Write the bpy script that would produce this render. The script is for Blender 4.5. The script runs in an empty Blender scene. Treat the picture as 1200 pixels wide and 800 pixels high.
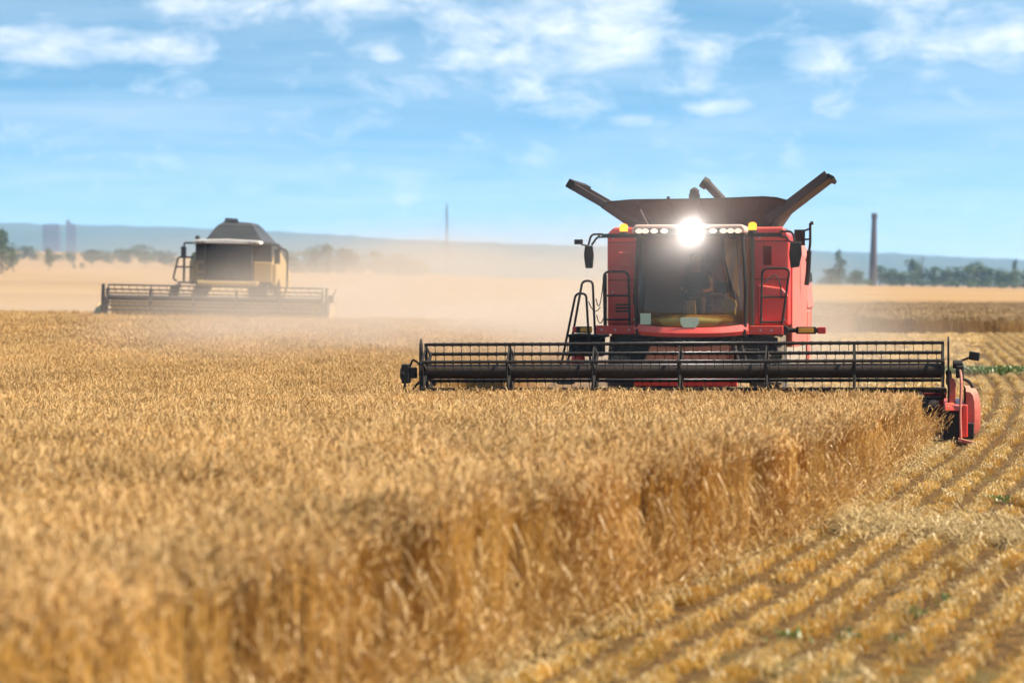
import bpy, bmesh, math, random
import numpy as np
from mathutils import Vector, Matrix, noise as mnoise
R = math.radians
rng = np.random.default_rng(7); random.seed(7)
SC = bpy.context.scene
COL = SC.collection

# ------------------------------------------------------------------ camera
CAMH, FPX, HOR = 2.6, 2833.0, 331.0
cam_d = bpy.data.cameras.new('camera'); cam = bpy.data.objects.new('camera', cam_d); COL.objects.link(cam)
cam.location = (0, 0, CAMH); cam.rotation_euler = (R(90) - math.atan((400 - HOR) / FPX), 0, 0)
cam_d.lens = 85; cam_d.sensor_width = 36; cam_d.clip_start = 0.5; cam_d.clip_end = 20000
cam_d.dof.use_dof = True; cam_d.dof.focus_distance = 39.5; cam_d.dof.aperture_fstop = 1.35
SC.camera = cam

# ------------------------------------------------------------------ sun, sky, exposure
SUN_AZ, SUN_EL = R(102), R(50)                     # azimuth from +Y towards +X
sdir = Vector((math.sin(SUN_AZ) * math.cos(SUN_EL), math.cos(SUN_AZ) * math.cos(SUN_EL), math.sin(SUN_EL)))
sl = bpy.data.lights.new('sun', 'SUN'); sl.energy = 5.0; sl.angle = R(0.53); sl.color = (1.0, 0.93, 0.80)
sun = bpy.data.objects.new('sun', sl); COL.objects.link(sun); sun.rotation_euler = (-sdir).to_track_quat('-Z', 'Y').to_euler()

W = bpy.data.worlds.new('World'); SC.world = W; W.use_nodes = True
nt = W.node_tree; nt.nodes.clear()
def N(tree, typ, **kw):
    n = tree.nodes.new(typ)
    for k, v in kw.items(): setattr(n, k, v)
    return n
def math_n(tree, op, a, b=None, clamp=False):
    n = N(tree, 'ShaderNodeMath', operation=op, use_clamp=clamp)
    for i, v in enumerate((a, b)):
        if v is None: continue
        if isinstance(v, (int, float)): n.inputs[i].default_value = v
        else: tree.links.new(v, n.inputs[i])
    return n.outputs[0]
def mixc(tree, f, a, b, blend='MIX'):
    n = N(tree, 'ShaderNodeMix', data_type='RGBA', blend_type=blend)
    for s, v in ((n.inputs[0], f), (n.inputs[6], a), (n.inputs[7], b)):
        if isinstance(v, (int, float)): s.default_value = v
        elif isinstance(v, tuple): s.default_value = (*v[:3], 1)
        else: tree.links.new(v, s)
    return n.outputs[2]
def ramp(tree, fac, stops):
    n = N(tree, 'ShaderNodeValToRGB'); cr = n.color_ramp
    while len(cr.elements) < len(stops): cr.elements.new(0.5)
    for e, (p, c) in zip(cr.elements, stops):
        e.position = p; e.color = (*c, 1) if isinstance(c, tuple) else (c, c, c, 1)
    tree.links.new(fac, n.inputs[0]); return n.outputs[0]
geo = N(nt, 'ShaderNodeNewGeometry')
neg = N(nt, 'ShaderNodeVectorMath', operation='SCALE'); neg.inputs[3].default_value = -1.0
nt.links.new(geo.outputs['Incoming'], neg.inputs[0])
sep = N(nt, 'ShaderNodeSeparateXYZ'); nt.links.new(neg.outputs[0], sep.inputs[0])
dx, dy, dz = sep.outputs
# sky: the air near the horizon is looked up higher on the dome, where it is bluer
lift = math_n(nt, 'MULTIPLY_ADD', math_n(nt, 'MAXIMUM', dz, 0.0), 5.5); lift.node.inputs[2].default_value = 0.02
cmb = N(nt, 'ShaderNodeCombineXYZ'); nt.links.new(dx, cmb.inputs[0]); nt.links.new(dy, cmb.inputs[1]); nt.links.new(lift, cmb.inputs[2])
nrm = N(nt, 'ShaderNodeVectorMath', operation='NORMALIZE'); nt.links.new(cmb.outputs[0], nrm.inputs[0])
sky = N(nt, 'ShaderNodeTexSky'); sky.sky_type = 'NISHITA'; sky.sun_disc = False
sky.sun_elevation = SUN_EL; sky.sun_rotation = SUN_AZ; sky.air_density = 1.0; sky.dust_density = 1.2; sky.ozone_density = 2.0
nt.links.new(nrm.outputs[0], sky.inputs['Vector'])
hs = N(nt, 'ShaderNodeHueSaturation'); hs.inputs['Saturation'].default_value = 1.30; hs.inputs['Hue'].default_value = 0.472; hs.inputs['Value'].default_value = 1.45
nt.links.new(sky.outputs[0], hs.inputs['Color'])
# clouds on a flat layer high above: direction projected on it
den = math_n(nt, 'ADD', math_n(nt, 'MAXIMUM', dz, 0.0), 0.05)
u = math_n(nt, 'DIVIDE', dx, den); v = math_n(nt, 'DIVIDE', dy, den)
cv = N(nt, 'ShaderNodeCombineXYZ'); nt.links.new(u, cv.inputs[0]); nt.links.new(v, cv.inputs[1]); cv.inputs[2].default_value = 3.7
def wnoise(scale, detail, rough, dist=0.0, vec=None, sx=1.0, sy=1.0, off=0.0):
    mp = N(nt, 'ShaderNodeMapping'); mp.inputs['Scale'].default_value = (sx, sy, 1); mp.inputs['Location'].default_value = (off, off * 0.7, 0)
    nt.links.new(vec or cv.outputs[0], mp.inputs[0])
    n = N(nt, 'ShaderNodeTexNoise'); n.inputs['Scale'].default_value = scale; n.inputs['Detail'].default_value = detail
    n.inputs['Roughness'].default_value = rough; n.inputs['Distortion'].default_value = dist
    nt.links.new(mp.outputs[0], n.inputs['Vector']); return n.outputs[0]
def blob(az, el, ra, re):           # a soft patch of cover centred on a bearing (radians) of the dome
    a = math_n(nt, 'DIVIDE', math_n(nt, 'SUBTRACT', math_n(nt, 'ARCTAN2', dx, dy), az), ra)
    e = math_n(nt, 'DIVIDE', math_n(nt, 'SUBTRACT', dz, el), re)
    d = math_n(nt, 'ADD', math_n(nt, 'MULTIPLY', a, a), math_n(nt, 'MULTIPLY', e, e))
    return math_n(nt, 'SUBTRACT', 1.0, d, clamp=True)
cover = None
for b in ((0.012, 0.103, 0.085, 0.036), (-0.055, 0.118, 0.05, 0.02), (0.125, 0.090, 0.02, 0.011), (0.19, 0.100, 0.065, 0.022), (0.165, 0.117, 0.05, 0.008), (-0.18, 0.096, 0.09, 0.009), (-0.125, 0.113, 0.04, 0.012),
          (-0.071, 0.105, 0.012, 0.007), (-0.051, 0.094, 0.010, 0.006), (0.085, 0.072, 0.02, 0.004), (0.052, 0.066, 0.016, 0.004)):
    o = blob(*b); cover = o if cover is None else math_n(nt, 'MAXIMUM', cover, o)
dv = N(nt, 'ShaderNodeVectorMath', operation='MULTIPLY'); nt.links.new(neg.outputs[0], dv.inputs[0]); dv.inputs[1].default_value = (1, 1, 2.2)
n1 = wnoise(30, 10, 0.66, 0.35, dv.outputs[0]); n2 = wnoise(0.9, 6, 0.6, 0.3, sy=1.0)
puff = math_n(nt, 'ADD', math_n(nt, 'MULTIPLY', cover, 0.74), math_n(nt, 'MULTIPLY', math_n(nt, 'SUBTRACT', n1, 0.5), 2.9))
cl = ramp(nt, puff, ((-0.0, 0.0), (0.45, 0.34), (1.0, 0.84)))
thin = math_n(nt, 'MULTIPLY', ramp(nt, n2, ((0.36, 0.0), (0.75, 1.0))), 0.28)
n3 = wnoise(40, 7, 0.6, 0.0, dv.outputs[0], off=3.1)
cfac = math_n(nt, 'MAXIMUM', math_n(nt, 'MULTIPLY', cl, ramp(nt, n3, ((0.3, 0.62), (0.62, 1.0)))), thin)
up = ramp(nt, dz, ((0.0, 1.0), (0.02, 1.0), (1.0, 0.5)))
cfac = math_n(nt, 'MULTIPLY', cfac, up, clamp=True)
ccol = mixc(nt, n3, (7.6, 7.9, 8.4), (9.4, 9.3, 9.1))
skyc = mixc(nt, cfac, hs.outputs[0], ccol)
bg = N(nt, 'ShaderNodeBackground'); bg.inputs[1].default_value = 0.072
nt.links.new(skyc, bg.inputs[0])
wo = N(nt, 'ShaderNodeOutputWorld'); nt.links.new(bg.outputs[0], wo.inputs[0])

vs = SC.view_settings
vs.view_transform = 'Standard'; vs.look = 'None'; vs.gamma = 1.0; vs.exposure = 1.10; vs.use_curve_mapping = False
SC.render.engine = 'CYCLES'
SC.cycles.use_denoising = True
try: SC.cycles.denoiser = 'OPENIMAGEDENOISE'
except Exception: pass
SC.cycles.max_bounces = 6; SC.cycles.diffuse_bounces = 3; SC.cycles.glossy_bounces = 3; SC.cycles.transmission_bounces = 4
SC.cycles.transparent_max_bounces = 10; SC.cycles.volume_bounces = 1; SC.cycles.caustics_reflective = False; SC.cycles.caustics_refractive = False
SC.cycles.sample_clamp_indirect = 4.0; SC.cycles.volume_step_rate = 1.0; SC.cycles.volume_max_steps = 64

# ------------------------------------------------------------------ helpers
def tag(o, label=None, cat=None, group=None, kind=None):
    for k, v in (('label', label), ('category', cat), ('group', group), ('kind', kind)):
        if v: o[k] = v
    return o
def empty(name, loc=(0, 0, 0), rot=(0, 0, 0), label=None, cat=None, group=None):
    o = bpy.data.objects.new(name, None); COL.objects.link(o); o.location = loc; o.rotation_euler = rot
    o.empty_display_size = 0.5
    return tag(o, label, cat, group)
def copy_tree(o, parent=None):
    c = o.copy(); COL.objects.link(c)
    if parent: c.parent = parent
    for ch in [x for x in COL.objects if x.parent == o]: copy_tree(ch, c)
    return c
class MB:
    def __init__(s): s.v = []; s.f = []; s.mi = []
    def add(s, vs_, fs, mi=0):
        b = len(s.v); s.v += [tuple(p) for p in vs_]; s.f += [tuple(i + b for i in f) for f in fs]; s.mi += [mi] * len(fs); return s
    def box(s, c, d, rot=None, mi=0):
        x, y, z = d[0] / 2, d[1] / 2, d[2] / 2
        pts = [Vector(p) for p in ((-x, -y, -z), (x, -y, -z), (x, y, -z), (-x, y, -z), (-x, -y, z), (x, -y, z), (x, y, z), (-x, y, z))]
        if rot is not None:
            m = Matrix.Rotation(rot[2], 3, 'Z') @ Matrix.Rotation(rot[1], 3, 'Y') @ Matrix.Rotation(rot[0], 3, 'X'); pts = [m @ p for p in pts]
        c = Vector(c)
        return s.add([p + c for p in pts], [(0, 3, 2, 1), (4, 5, 6, 7), (0, 1, 5, 4), (1, 2, 6, 5), (2, 3, 7, 6), (3, 0, 4, 7)], mi)
    def prism(s, poly, axis, a, b, mi=0):          # poly in the two other axes, extruded from a to b
        n = len(poly); out = []
        for t in (a, b):
            for p in poly:
                out.append({'X': (t, p[0], p[1]), 'Y': (p[0], t, p[1]), 'Z': (p[0], p[1], t)}[axis])
        fs = [tuple(range(n)), tuple(range(2 * n - 1, n - 1, -1))] + [(i, i + n, (i + 1) % n + n, (i + 1) % n) for i in range(n)]
        return s.add(out, fs, mi)
    def hull8(s, bottom, top, mi=0):               # two 4-point rings
        return s.add(list(bottom) + list(top), [(0, 3, 2, 1), (4, 5, 6, 7), (0, 1, 5, 4), (1, 2, 6, 5), (2, 3, 7, 6), (3, 0, 4, 7)], mi)
    def sheet(s, quad, t, mi=0):                   # a plate of thickness t behind a planar quad
        q = [Vector(p) for p in quad]; n = (q[1] - q[0]).cross(q[3] - q[0]).normalized() * t
        return s.hull8([p - n for p in q], q, mi)
    def tube(s, path, r, n=8, mi=0, caps=True, closed=False):
        P = [Vector(p) for p in path]; m = len(P); rings = []
        rr = r if isinstance(r, (list, tuple)) else [r] * m
        t0 = (P[1] - P[0]).normalized(); up = Vector((0, 0, 1)) if abs(t0.z) < 0.9 else Vector((0, 1, 0))
        nx = t0.cross(up).normalized()
        b = len(s.v)
        for i in range(m):
            a = P[i - 1] if (i > 0 or closed) else P[i]; c = P[(i + 1) % m] if (i < m - 1 or closed) else P[i]
            t = (c - a).normalized(); nx = (nx - t * nx.dot(t)).normalized(); ny = t.cross(nx)
            for k in range(n):
                an = 2 * math.pi * k / n; s.v.append(tuple(P[i] + (nx * math.cos(an) + ny * math.sin(an)) * rr[i]))
        for i in range(m if closed else m - 1):
            j = (i + 1) % m
            for k in range(n):
                k2 = (k + 1) % n; s.f.append((b + i * n + k, b + i * n + k2, b + j * n + k2, b + j * n + k)); s.mi.append(mi)
        if caps and not closed:
            s.f.append(tuple(b + k for k in range(n - 1, -1, -1))); s.f.append(tuple(b + (m - 1) * n + k for k in range(n))); s.mi += [mi, mi]
        return s
    def lathe(s, prof, c, axis='X', n=24, mi=0):   # prof: (along, radius)
        b = len(s.v)
        for (t, r) in prof:
            for k in range(n):
                a = 2 * math.pi * k / n; p = (math.cos(a) * r, math.sin(a) * r)
                q = {'X': (t, p[0], p[1]), 'Y': (p[0], t, p[1]), 'Z': (p[0], p[1], t)}[axis]
                s.v.append((q[0] + c[0], q[1] + c[1], q[2] + c[2]))
        for i in range(len(prof) - 1):
            for k in range(n):
                k2 = (k + 1) % n; s.f.append((b + i * n + k, b + i * n + k2, b + (i + 1) * n + k2, b + (i + 1) * n + k)); s.mi.append(mi)
        s.f.append(tuple(b + k for k in range(n))); s.f.append(tuple(b + (len(prof) - 1) * n + k for k in range(n))); s.mi += [mi, mi]
        return s
    def mesh(s, name, mats):
        me = bpy.data.meshes.new(name); me.from_pydata(s.v, [], s.f)
        for m in (mats if isinstance(mats, (list, tuple)) else [mats]): me.materials.append(m)
        if any(s.mi): me.polygons.foreach_set('material_index', s.mi)
        return me
    def build(s, name, mats, parent=None, bevel=0, smooth=False, loc=None, recalc=True):
        me = s.mesh(name, mats)
        if recalc:
            bm = bmesh.new(); bm.from_mesh(me); bmesh.ops.recalc_face_normals(bm, faces=bm.faces); bm.to_mesh(me); bm.free()
        o = bpy.data.objects.new(name, me); COL.objects.link(o)
        if parent: o.parent = parent
        if loc: o.location = loc
        if smooth or bevel:
            me.polygons.foreach_set('use_smooth', [True] * len(me.polygons))
            try: me.set_sharp_from_angle(angle=R(40))
            except Exception: pass
        if bevel:
            md = o.modifiers.new('bevel', 'BEVEL'); md.width = bevel; md.segments = 2; md.limit_method = 'ANGLE'; md.angle_limit = R(35); md.harden_normals = True
        return o
def arc(c, r, a0, a1, n, plane='XZ'):
    out = []
    for i in range(n + 1):
        a = a0 + (a1 - a0) * i / n; p = (math.cos(a) * r, math.sin(a) * r)
        out.append((c[0] + p[0], c[1], c[2] + p[1]) if plane == 'XZ' else ((c[0], c[1] + p[0], c[2] + p[1]) if plane == 'YZ' else (c[0] + p[0], c[1] + p[1], c[2])))
    return out
def rpath(pts, r, n=5):            # round the corners of a polyline
    P = [Vector(p) for p in pts]; out = [P[0]]
    for i in range(1, len(P) - 1):
        a = (P[i - 1] - P[i]); b = (P[i + 1] - P[i]); d = min(r, a.length * 0.45, b.length * 0.45)
        p0 = P[i] + a.normalized() * d; p1 = P[i] + b.normalized() * d
        for k in range(n + 1):
            t = k / n; out.append(p0 * (1 - t) ** 2 + P[i] * 2 * t * (1 - t) + p1 * t * t)
    out.append(P[-1]); return out

# ------------------------------------------------------------------ materials
def mat(name):
    m = bpy.data.materials.new(name); m.use_nodes = True; t = m.node_tree; t.nodes.clear()
    o = N(t, 'ShaderNodeOutputMaterial'); return m, t, o
def tnoise(t, scale, detail=4, rough=0.55, coord='Object', sc=(1, 1, 1)):
    tc = N(t, 'ShaderNodeTexCoord'); mp = N(t, 'ShaderNodeMapping'); mp.inputs['Scale'].default_value = sc
    t.links.new(tc.outputs[coord], mp.inputs[0])
    n = N(t, 'ShaderNodeTexNoise'); n.inputs['Scale'].default_value = scale; n.inputs['Detail'].default_value = detail; n.inputs['Roughness'].default_value = rough
    t.links.new(mp.outputs[0], n.inputs['Vector']); return n.outputs[0]
def wpos_noise(t, scale, detail=3, sc=(1, 1, 1)):
    g = N(t, 'ShaderNodeNewGeometry'); mp = N(t, 'ShaderNodeMapping'); mp.inputs['Scale'].default_value = sc
    t.links.new(g.outputs['Position'], mp.inputs[0])
    n = N(t, 'ShaderNodeTexNoise'); n.inputs['Scale'].default_value = scale; n.inputs['Detail'].default_value = detail
    t.links.new(mp.outputs[0], n.inputs['Vector']); return n.outputs[0]
def paint(name, col, rough=0.4, dirt=0.25, metal=0.0, coat=0.0, dirtcol=(0.36, 0.26, 0.15), spec=0.5):
    m, t, o = mat(name); p = N(t, 'ShaderNodeBsdfPrincipled')
    n1 = tnoise(t, 2.3, 6, 0.65); n2 = tnoise(t, 17, 5, 0.6)
    g = N(t, 'ShaderNodeNewGeometry'); sx = N(t, 'ShaderNodeSeparateXYZ'); t.links.new(g.outputs['Normal'], sx.inputs[0])
    up = math_n(t, 'MULTIPLY', math_n(t, 'MAXIMUM', sx.outputs[2], 0.0), 0.5)
    f = math_n(t, 'MULTIPLY', ramp(t, math_n(t, 'ADD', math_n(t, 'MULTIPLY', n1, 0.6), math_n(t, 'MULTIPLY', n2, 0.4)), ((0.38, 0.0), (0.7, 1.0))), dirt)
    f = math_n(t, 'ADD', f, math_n(t, 'MULTIPLY', up, min(1, dirt * 2.2)), clamp=True)
    c = mixc(t, n1, tuple(x * 0.88 for x in col), tuple(min(1, x * 1.1) for x in col))
    c = mixc(t, f, c, dirtcol); t.links.new(c, p.inputs['Base Color'])
    rr = math_n(t, 'ADD', math_n(t, 'MULTIPLY', n2, 0.18), math_n(t, 'MULTIPLY_ADD', f, 0.4), clamp=True); rr.node.inputs[1].links[0].from_node.inputs[2].default_value = rough - 0.08
    t.links.new(rr, p.inputs['Roughness']); p.inputs['Metallic'].default_value = metal; p.inputs['Specular IOR Level'].default_value = spec; p.inputs['Coat Weight'].default_value = coat
    b = N(t, 'ShaderNodeBump'); b.inputs['Strength'].default_value = 0.06; b.inputs['Distance'].default_value = 0.01; t.links.new(n2, b.inputs['Height']); t.links.new(b.outputs[0], p.inputs['Normal'])
    t.links.new(p.outputs[0], o.inputs[0]); return m
def plant(name, c1, c2, trans=0.35, rough=0.7, var=0.25, scale=0.6):
    m, t, o = mat(name)
    n1 = wpos_noise(t, scale, 4); n2 = wpos_noise(t, 9.0, 3)
    oi = N(t, 'ShaderNodeObjectInfo')
    f = math_n(t, 'ADD', math_n(t, 'MULTIPLY', n1, 0.6), math_n(t, 'MULTIPLY', n2, 0.55)); f = ramp(t, f, ((0.36, 0.0), (0.78, 1.0)))
    c = mixc(t, f, c1, c2)
    h = N(t, 'ShaderNodeHueSaturation'); t.links.new(c, h.inputs['Color'])
    t.links.new(math_n(t, 'MULTIPLY_ADD', oi.outputs['Random'], var), h.inputs['Value']); h.inputs['Value'].links[0].from_node.inputs[2].default_value = 1 - var / 2
    c = h.outputs[0]
    d = N(t, 'ShaderNodeBsdfDiffuse'); t.links.new(c, d.inputs[0])
    tr = N(t, 'ShaderNodeBsdfTranslucent'); t.links.new(c, tr.inputs[0])
    mx = N(t, 'ShaderNodeMixShader'); mx.inputs[0].default_value = trans; t.links.new(d.outputs[0], mx.inputs[1]); t.links.new(tr.outputs[0], mx.inputs[2])
    gl = N(t, 'ShaderNodeBsdfGlossy'); gl.inputs['Roughness'].default_value = 0.45; gl.inputs[0].default_value = (1, 0.93, 0.8, 1)
    m2 = N(t, 'ShaderNodeMixShader'); m2.inputs[0].default_value = 0.05; t.links.new(mx.outputs[0], m2.inputs[1]); t.links.new(gl.outputs[0], m2.inputs[2])
    t.links.new(m2.outputs[0], o.inputs[0]); return m
def glass(name, tint, refl=0.12):
    m, t, o = mat(name); tr = N(t, 'ShaderNodeBsdfTransparent'); tr.inputs[0].default_value = (*tint, 1)
    g = N(t, 'ShaderNodeBsdfGlossy'); g.inputs['Roughness'].default_value = 0.08
    lw = N(t, 'ShaderNodeLayerWeight'); lw.inputs[0].default_value = 0.35
    # a film of road dust on the pane
    df = N(t, 'ShaderNodeBsdfDiffuse'); df.inputs[0].default_value = (0.42, 0.31, 0.2, 1)
    mx0 = N(t, 'ShaderNodeMixShader'); t.links.new(math_n(t, 'MULTIPLY', tnoise(t, 3.0, 5), 0.05), mx0.inputs[0]); t.links.new(tr.outputs[0], mx0.inputs[1]); t.links.new(df.outputs[0], mx0.inputs[2])
    mx = N(t, 'ShaderNodeMixShader'); t.links.new(math_n(t, 'MULTIPLY_ADD', lw.outputs['Fresnel'], 0.22), mx.inputs[0]); mx.inputs[0].links[0].from_node.inputs[2].default_value = refl * 0.5
    t.links.new(mx0.outputs[0], mx.inputs[1]); t.links.new(g.outputs[0], mx.inputs[2]); t.links.new(mx.outputs[0], o.inputs[0]); return m
def emis(name, col, s):
    m, t, o = mat(name); e = N(t, 'ShaderNodeEmission'); e.inputs[0].default_value = (*col, 1); e.inputs[1].default_value = s; t.links.new(e.outputs[0], o.inputs[0]); return m

M_red = paint('red_paint', (0.70, 0.018, 0.010), 0.34, 0.22, coat=0.2)
M_redd = paint('dark_red_paint', (0.13, 0.010, 0.007), 0.7, 0.03, spec=0.15)
M_black = paint('black_steel', (0.014, 0.010, 0.008), 0.5, 0.03, spec=0.25)
M_blackp = paint('black_plastic', (0.014, 0.012, 0.011), 0.6, 0.04, spec=0.25)
M_tube = paint('worn_dark_steel', (0.026, 0.016, 0.011), 0.6, 0.03, spec=0.2)
M_tank = paint('brown_steel', (0.045, 0.019, 0.014), 0.5, 0.10)
M_tire = paint('tyre_rubber', (0.022, 0.020, 0.019), 0.8, 0.5)
M_rim = paint('rim_paint', (0.5, 0.45, 0.36), 0.5, 0.3)
M_steel = paint('bare_steel', (0.42, 0.40, 0.38), 0.35, 0.2, metal=0.8)
M_white = paint('pale_plastic', (0.62, 0.56, 0.50), 0.5, 0.2)
M_pink = paint('sunlit_red_paint', (0.58, 0.13, 0.09), 0.42, 0.25)  # red made paler: sunlight on the side panels put into the colour
M_shield = paint('end_shield_paint', (0.40, 0.04, 0.028), 0.5, 0.5)
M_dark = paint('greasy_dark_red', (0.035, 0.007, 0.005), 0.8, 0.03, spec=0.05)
M_roof = paint('pale_roof_paint', (0.66, 0.40, 0.32), 0.45, 0.3)
M_yel = paint('ochre_yellow_paint', (0.46, 0.285, 0.10), 0.45, 0.25)
M_yel2 = paint('dusty_yellow_header_paint', (0.34, 0.19, 0.055), 0.6, 0.4)
M_grey = paint('charcoal_panel', (0.026, 0.028, 0.031), 0.5, 0.05)
M_ochre = paint('reflection_ochre', (0.30, 0.20, 0.018), 0.6, 0.1)
M_green = paint('pale_green_plastic', (0.50, 0.55, 0.36), 0.6, 0.1)
M_seat = paint('brown_seat_cloth', (0.09, 0.055, 0.04), 0.85, 0.1)
M_inter = paint('cab_lining', (0.36, 0.20, 0.115), 0.8, 0.1)
M_hivis = paint('yellow_cloth', (0.55, 0.5, 0.03), 0.8, 0.05)
M_amber = emis('lit_amber_beacon', (1.0, 0.30, 0.02), 1.6)
M_amberoff = paint('amber_lens', (0.75, 0.30, 0.02), 0.3, 0.05)
M_redlens = paint('red_lens', (0.55, 0.03, 0.02), 0.3, 0.05)
M_lens = emis('lit_lamp', (1.0, 0.76, 0.58), 0.6)
M_lamp = emis('bright_lit_lamp', (1.0, 0.95, 0.88), 18.0)
M_glass = glass('cab_glass', (0.74, 0.60, 0.42), 0.05)
M_glass2 = glass('dark_cab_glass', (0.30, 0.29, 0.27), 0.04)
M_mirror = paint('mirror_glass', (0.5, 0.5, 0.5), 0.15, 0.1, metal=0.9)
M_hay = plant('standing_wheat_stem', (0.40, 0.178, 0.026), (0.68, 0.375, 0.075), 0.38)
M_head = plant('wheat_head', (0.43, 0.24, 0.070), (0.78, 0.50, 0.195), 0.32)
M_leaf = plant('dry_leaf', (0.46, 0.25, 0.06), (0.66, 0.42, 0.14), 0.42)
M_stub = plant('stubble_straw', (0.55, 0.305, 0.05), (0.80, 0.53, 0.135), 0.4)
M_straw = plant('loose_straw', (0.36, 0.235, 0.09), (0.58, 0.41, 0.18), 0.25)
M_weed = plant('weed_green', (0.05, 0.085, 0.012), (0.13, 0.17, 0.025), 0.35)
M_fol = [plant('foliage_a', (0.022, 0.052, 0.014), (0.060, 0.105, 0.030), 0.25, var=0.3, scale=0.12),
         plant('foliage_b', (0.030, 0.064, 0.016), (0.080, 0.125, 0.035), 0.25, var=0.3, scale=0.12)]
M_bark = paint('bark', (0.10, 0.075, 0.05), 0.9, 0.2)
M_silo = paint('dark_concrete', (0.12, 0.13, 0.145), 0.85, 0.15, dirtcol=(0.08, 0.08, 0.08))
M_brick = paint('old_brick', (0.075, 0.050, 0.048), 0.85, 0.3, dirtcol=(0.08, 0.06, 0.05))
M_conc = paint('concrete', (0.30, 0.29, 0.28), 0.85, 0.3, dirtcol=(0.14, 0.13, 0.12))

# ------------------------------------------------------------------ terrain
def sm(x, a, b):
    t = np.clip((np.asarray(x, float) - a) / (b - a), 0, 1); return t * t * (3 - 2 * t)
def terrain(x, y):
    x = np.asarray(x, float); y = np.asarray(y, float)
    bump = np.clip(0.42 - 0.019 * (x + 11.8), 0.0, 0.75) * sm(y, 46, 92) * (1 - sm(y, 180, 420))
    xc = np.clip(x, -900, 900)
    far = sm(y, 150, 800) * (4.1 - 0.0218 * np.clip(x, -350, 200)) * (1 - sm(np.abs(xc), 600, 900) * 0.3)
    far2 = sm(y, 850, 1500) * 11 * sm(-x, -60, 260)
    return bump + far + far2
def tz(x, y): return float(terrain(x, y))
S = 1.2
def slope(y): return np.maximum(0.345 - 0.0045 * (np.asarray(y) / S - 13), 0.17)
_ys = np.linspace(-20, 400, 4201); _xe = np.concatenate([[0], np.cumsum((slope(_ys)[1:] + slope(_ys)[:-1]) / 2 * np.diff(_ys))])
_xe += -0.35 * S - np.interp(13 * S, _ys, _xe)
def xe(y): return np.interp(y, _ys, _xe)        # the cut edge of the standing wheat

def ground_material():
    m, t, o = mat('field_ground'); p = N(t, 'ShaderNodeBsdfPrincipled'); p.inputs['Roughness'].default_value = 0.95; p.inputs['Specular IOR Level'].default_value = 0.1
    g = N(t, 'ShaderNodeNewGeometry'); sp = N(t, 'ShaderNodeSeparateXYZ'); t.links.new(g.outputs['Position'], sp.inputs[0])
    n1 = wpos_noise(t, 7.0, 6); n2 = wpos_noise(t, 38.0, 4); n3 = wpos_noise(t, 0.35, 5); n4 = wpos_noise(t, 0.012, 5, (0.35, 1.6, 1)); n5 = wpos_noise(t, 0.05, 6, (0.25, 2.0, 1))
    near = mixc(t, ramp(t, n1, ((0.35, 0.0), (0.68, 1.0))), (0.038, 0.018, 0.005), (0.14, 0.07, 0.018))
    near = mixc(t, ramp(t, n2, ((0.58, 0.0), (0.68, 0.8))), near, (0.40, 0.26, 0.11))
    near = mixc(t, math_n(t, 'MULTIPLY', ramp(t, n3, ((0.56, 0.0), (0.72, 1.0))), 0.35), near, (0.12, 0.13, 0.035))
    far = mixc(t, ramp(t, math_n(t, 'ADD', math_n(t, 'MULTIPLY', n4, 0.6), math_n(t, 'MULTIPLY', n5, 0.4)), ((0.36, 0.0), (0.64, 1.0))), (0.25, 0.135, 0.048), (0.40, 0.235, 0.095))
    far = mixc(t, ramp(t, n1, ((0.3, 0.25), (0.7, 0.0))), far, (0.2, 0.12, 0.05))
    f = math_n(t, 'DIVIDE', math_n(t, 'SUBTRACT', sp.outputs[1], 90.0), 60.0, clamp=True)
    t.links.new(mixc(t, f, near, far), p.inputs['Base Color'])
    b = N(t, 'ShaderNodeBump'); b.inputs['Strength'].default_value = 0.7; b.inputs['Distance'].default_value = 0.04
    t.links.new(math_n(t, 'ADD', math_n(t, 'MULTIPLY', n1, 1.0), math_n(t, 'MULTIPLY', n2, 0.4)), b.inputs['Height']); t.links.new(b.outputs[0], p.inputs['Normal'])
    t.links.new(p.outputs[0], o.inputs[0]); return m
xs = np.unique(np.concatenate([-np.geomspace(30, 9000, 46), np.linspace(-30, 30, 61), np.geomspace(30, 9000, 46)]))
ys = np.unique(np.concatenate([np.linspace(-300, -10, 12), np.linspace(-10, 130, 141), np.geomspace(130, 9500, 110)]))
gx, gy = np.meshgrid(xs, ys); gz = terrain(gx, gy)
gv = np.stack([gx.ravel(), gy.ravel(), gz.ravel()], 1); nx_ = len(xs)
ii, jj = np.meshgrid(np.arange(len(ys) - 1), np.arange(nx_ - 1), indexing='ij'); a = (ii * nx_ + jj).ravel()
me = bpy.data.meshes.new('ground'); me.from_pydata(gv.tolist(), [], np.stack([a, a + 1, a + nx_ + 1, a + nx_], 1).tolist()); me.materials.append(ground_material())
me.polygons.foreach_set('use_smooth', [True] * len(me.polygons))
gr = bpy.data.objects.new('ground', me); COL.objects.link(gr); tag(gr, kind='structure')

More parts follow.
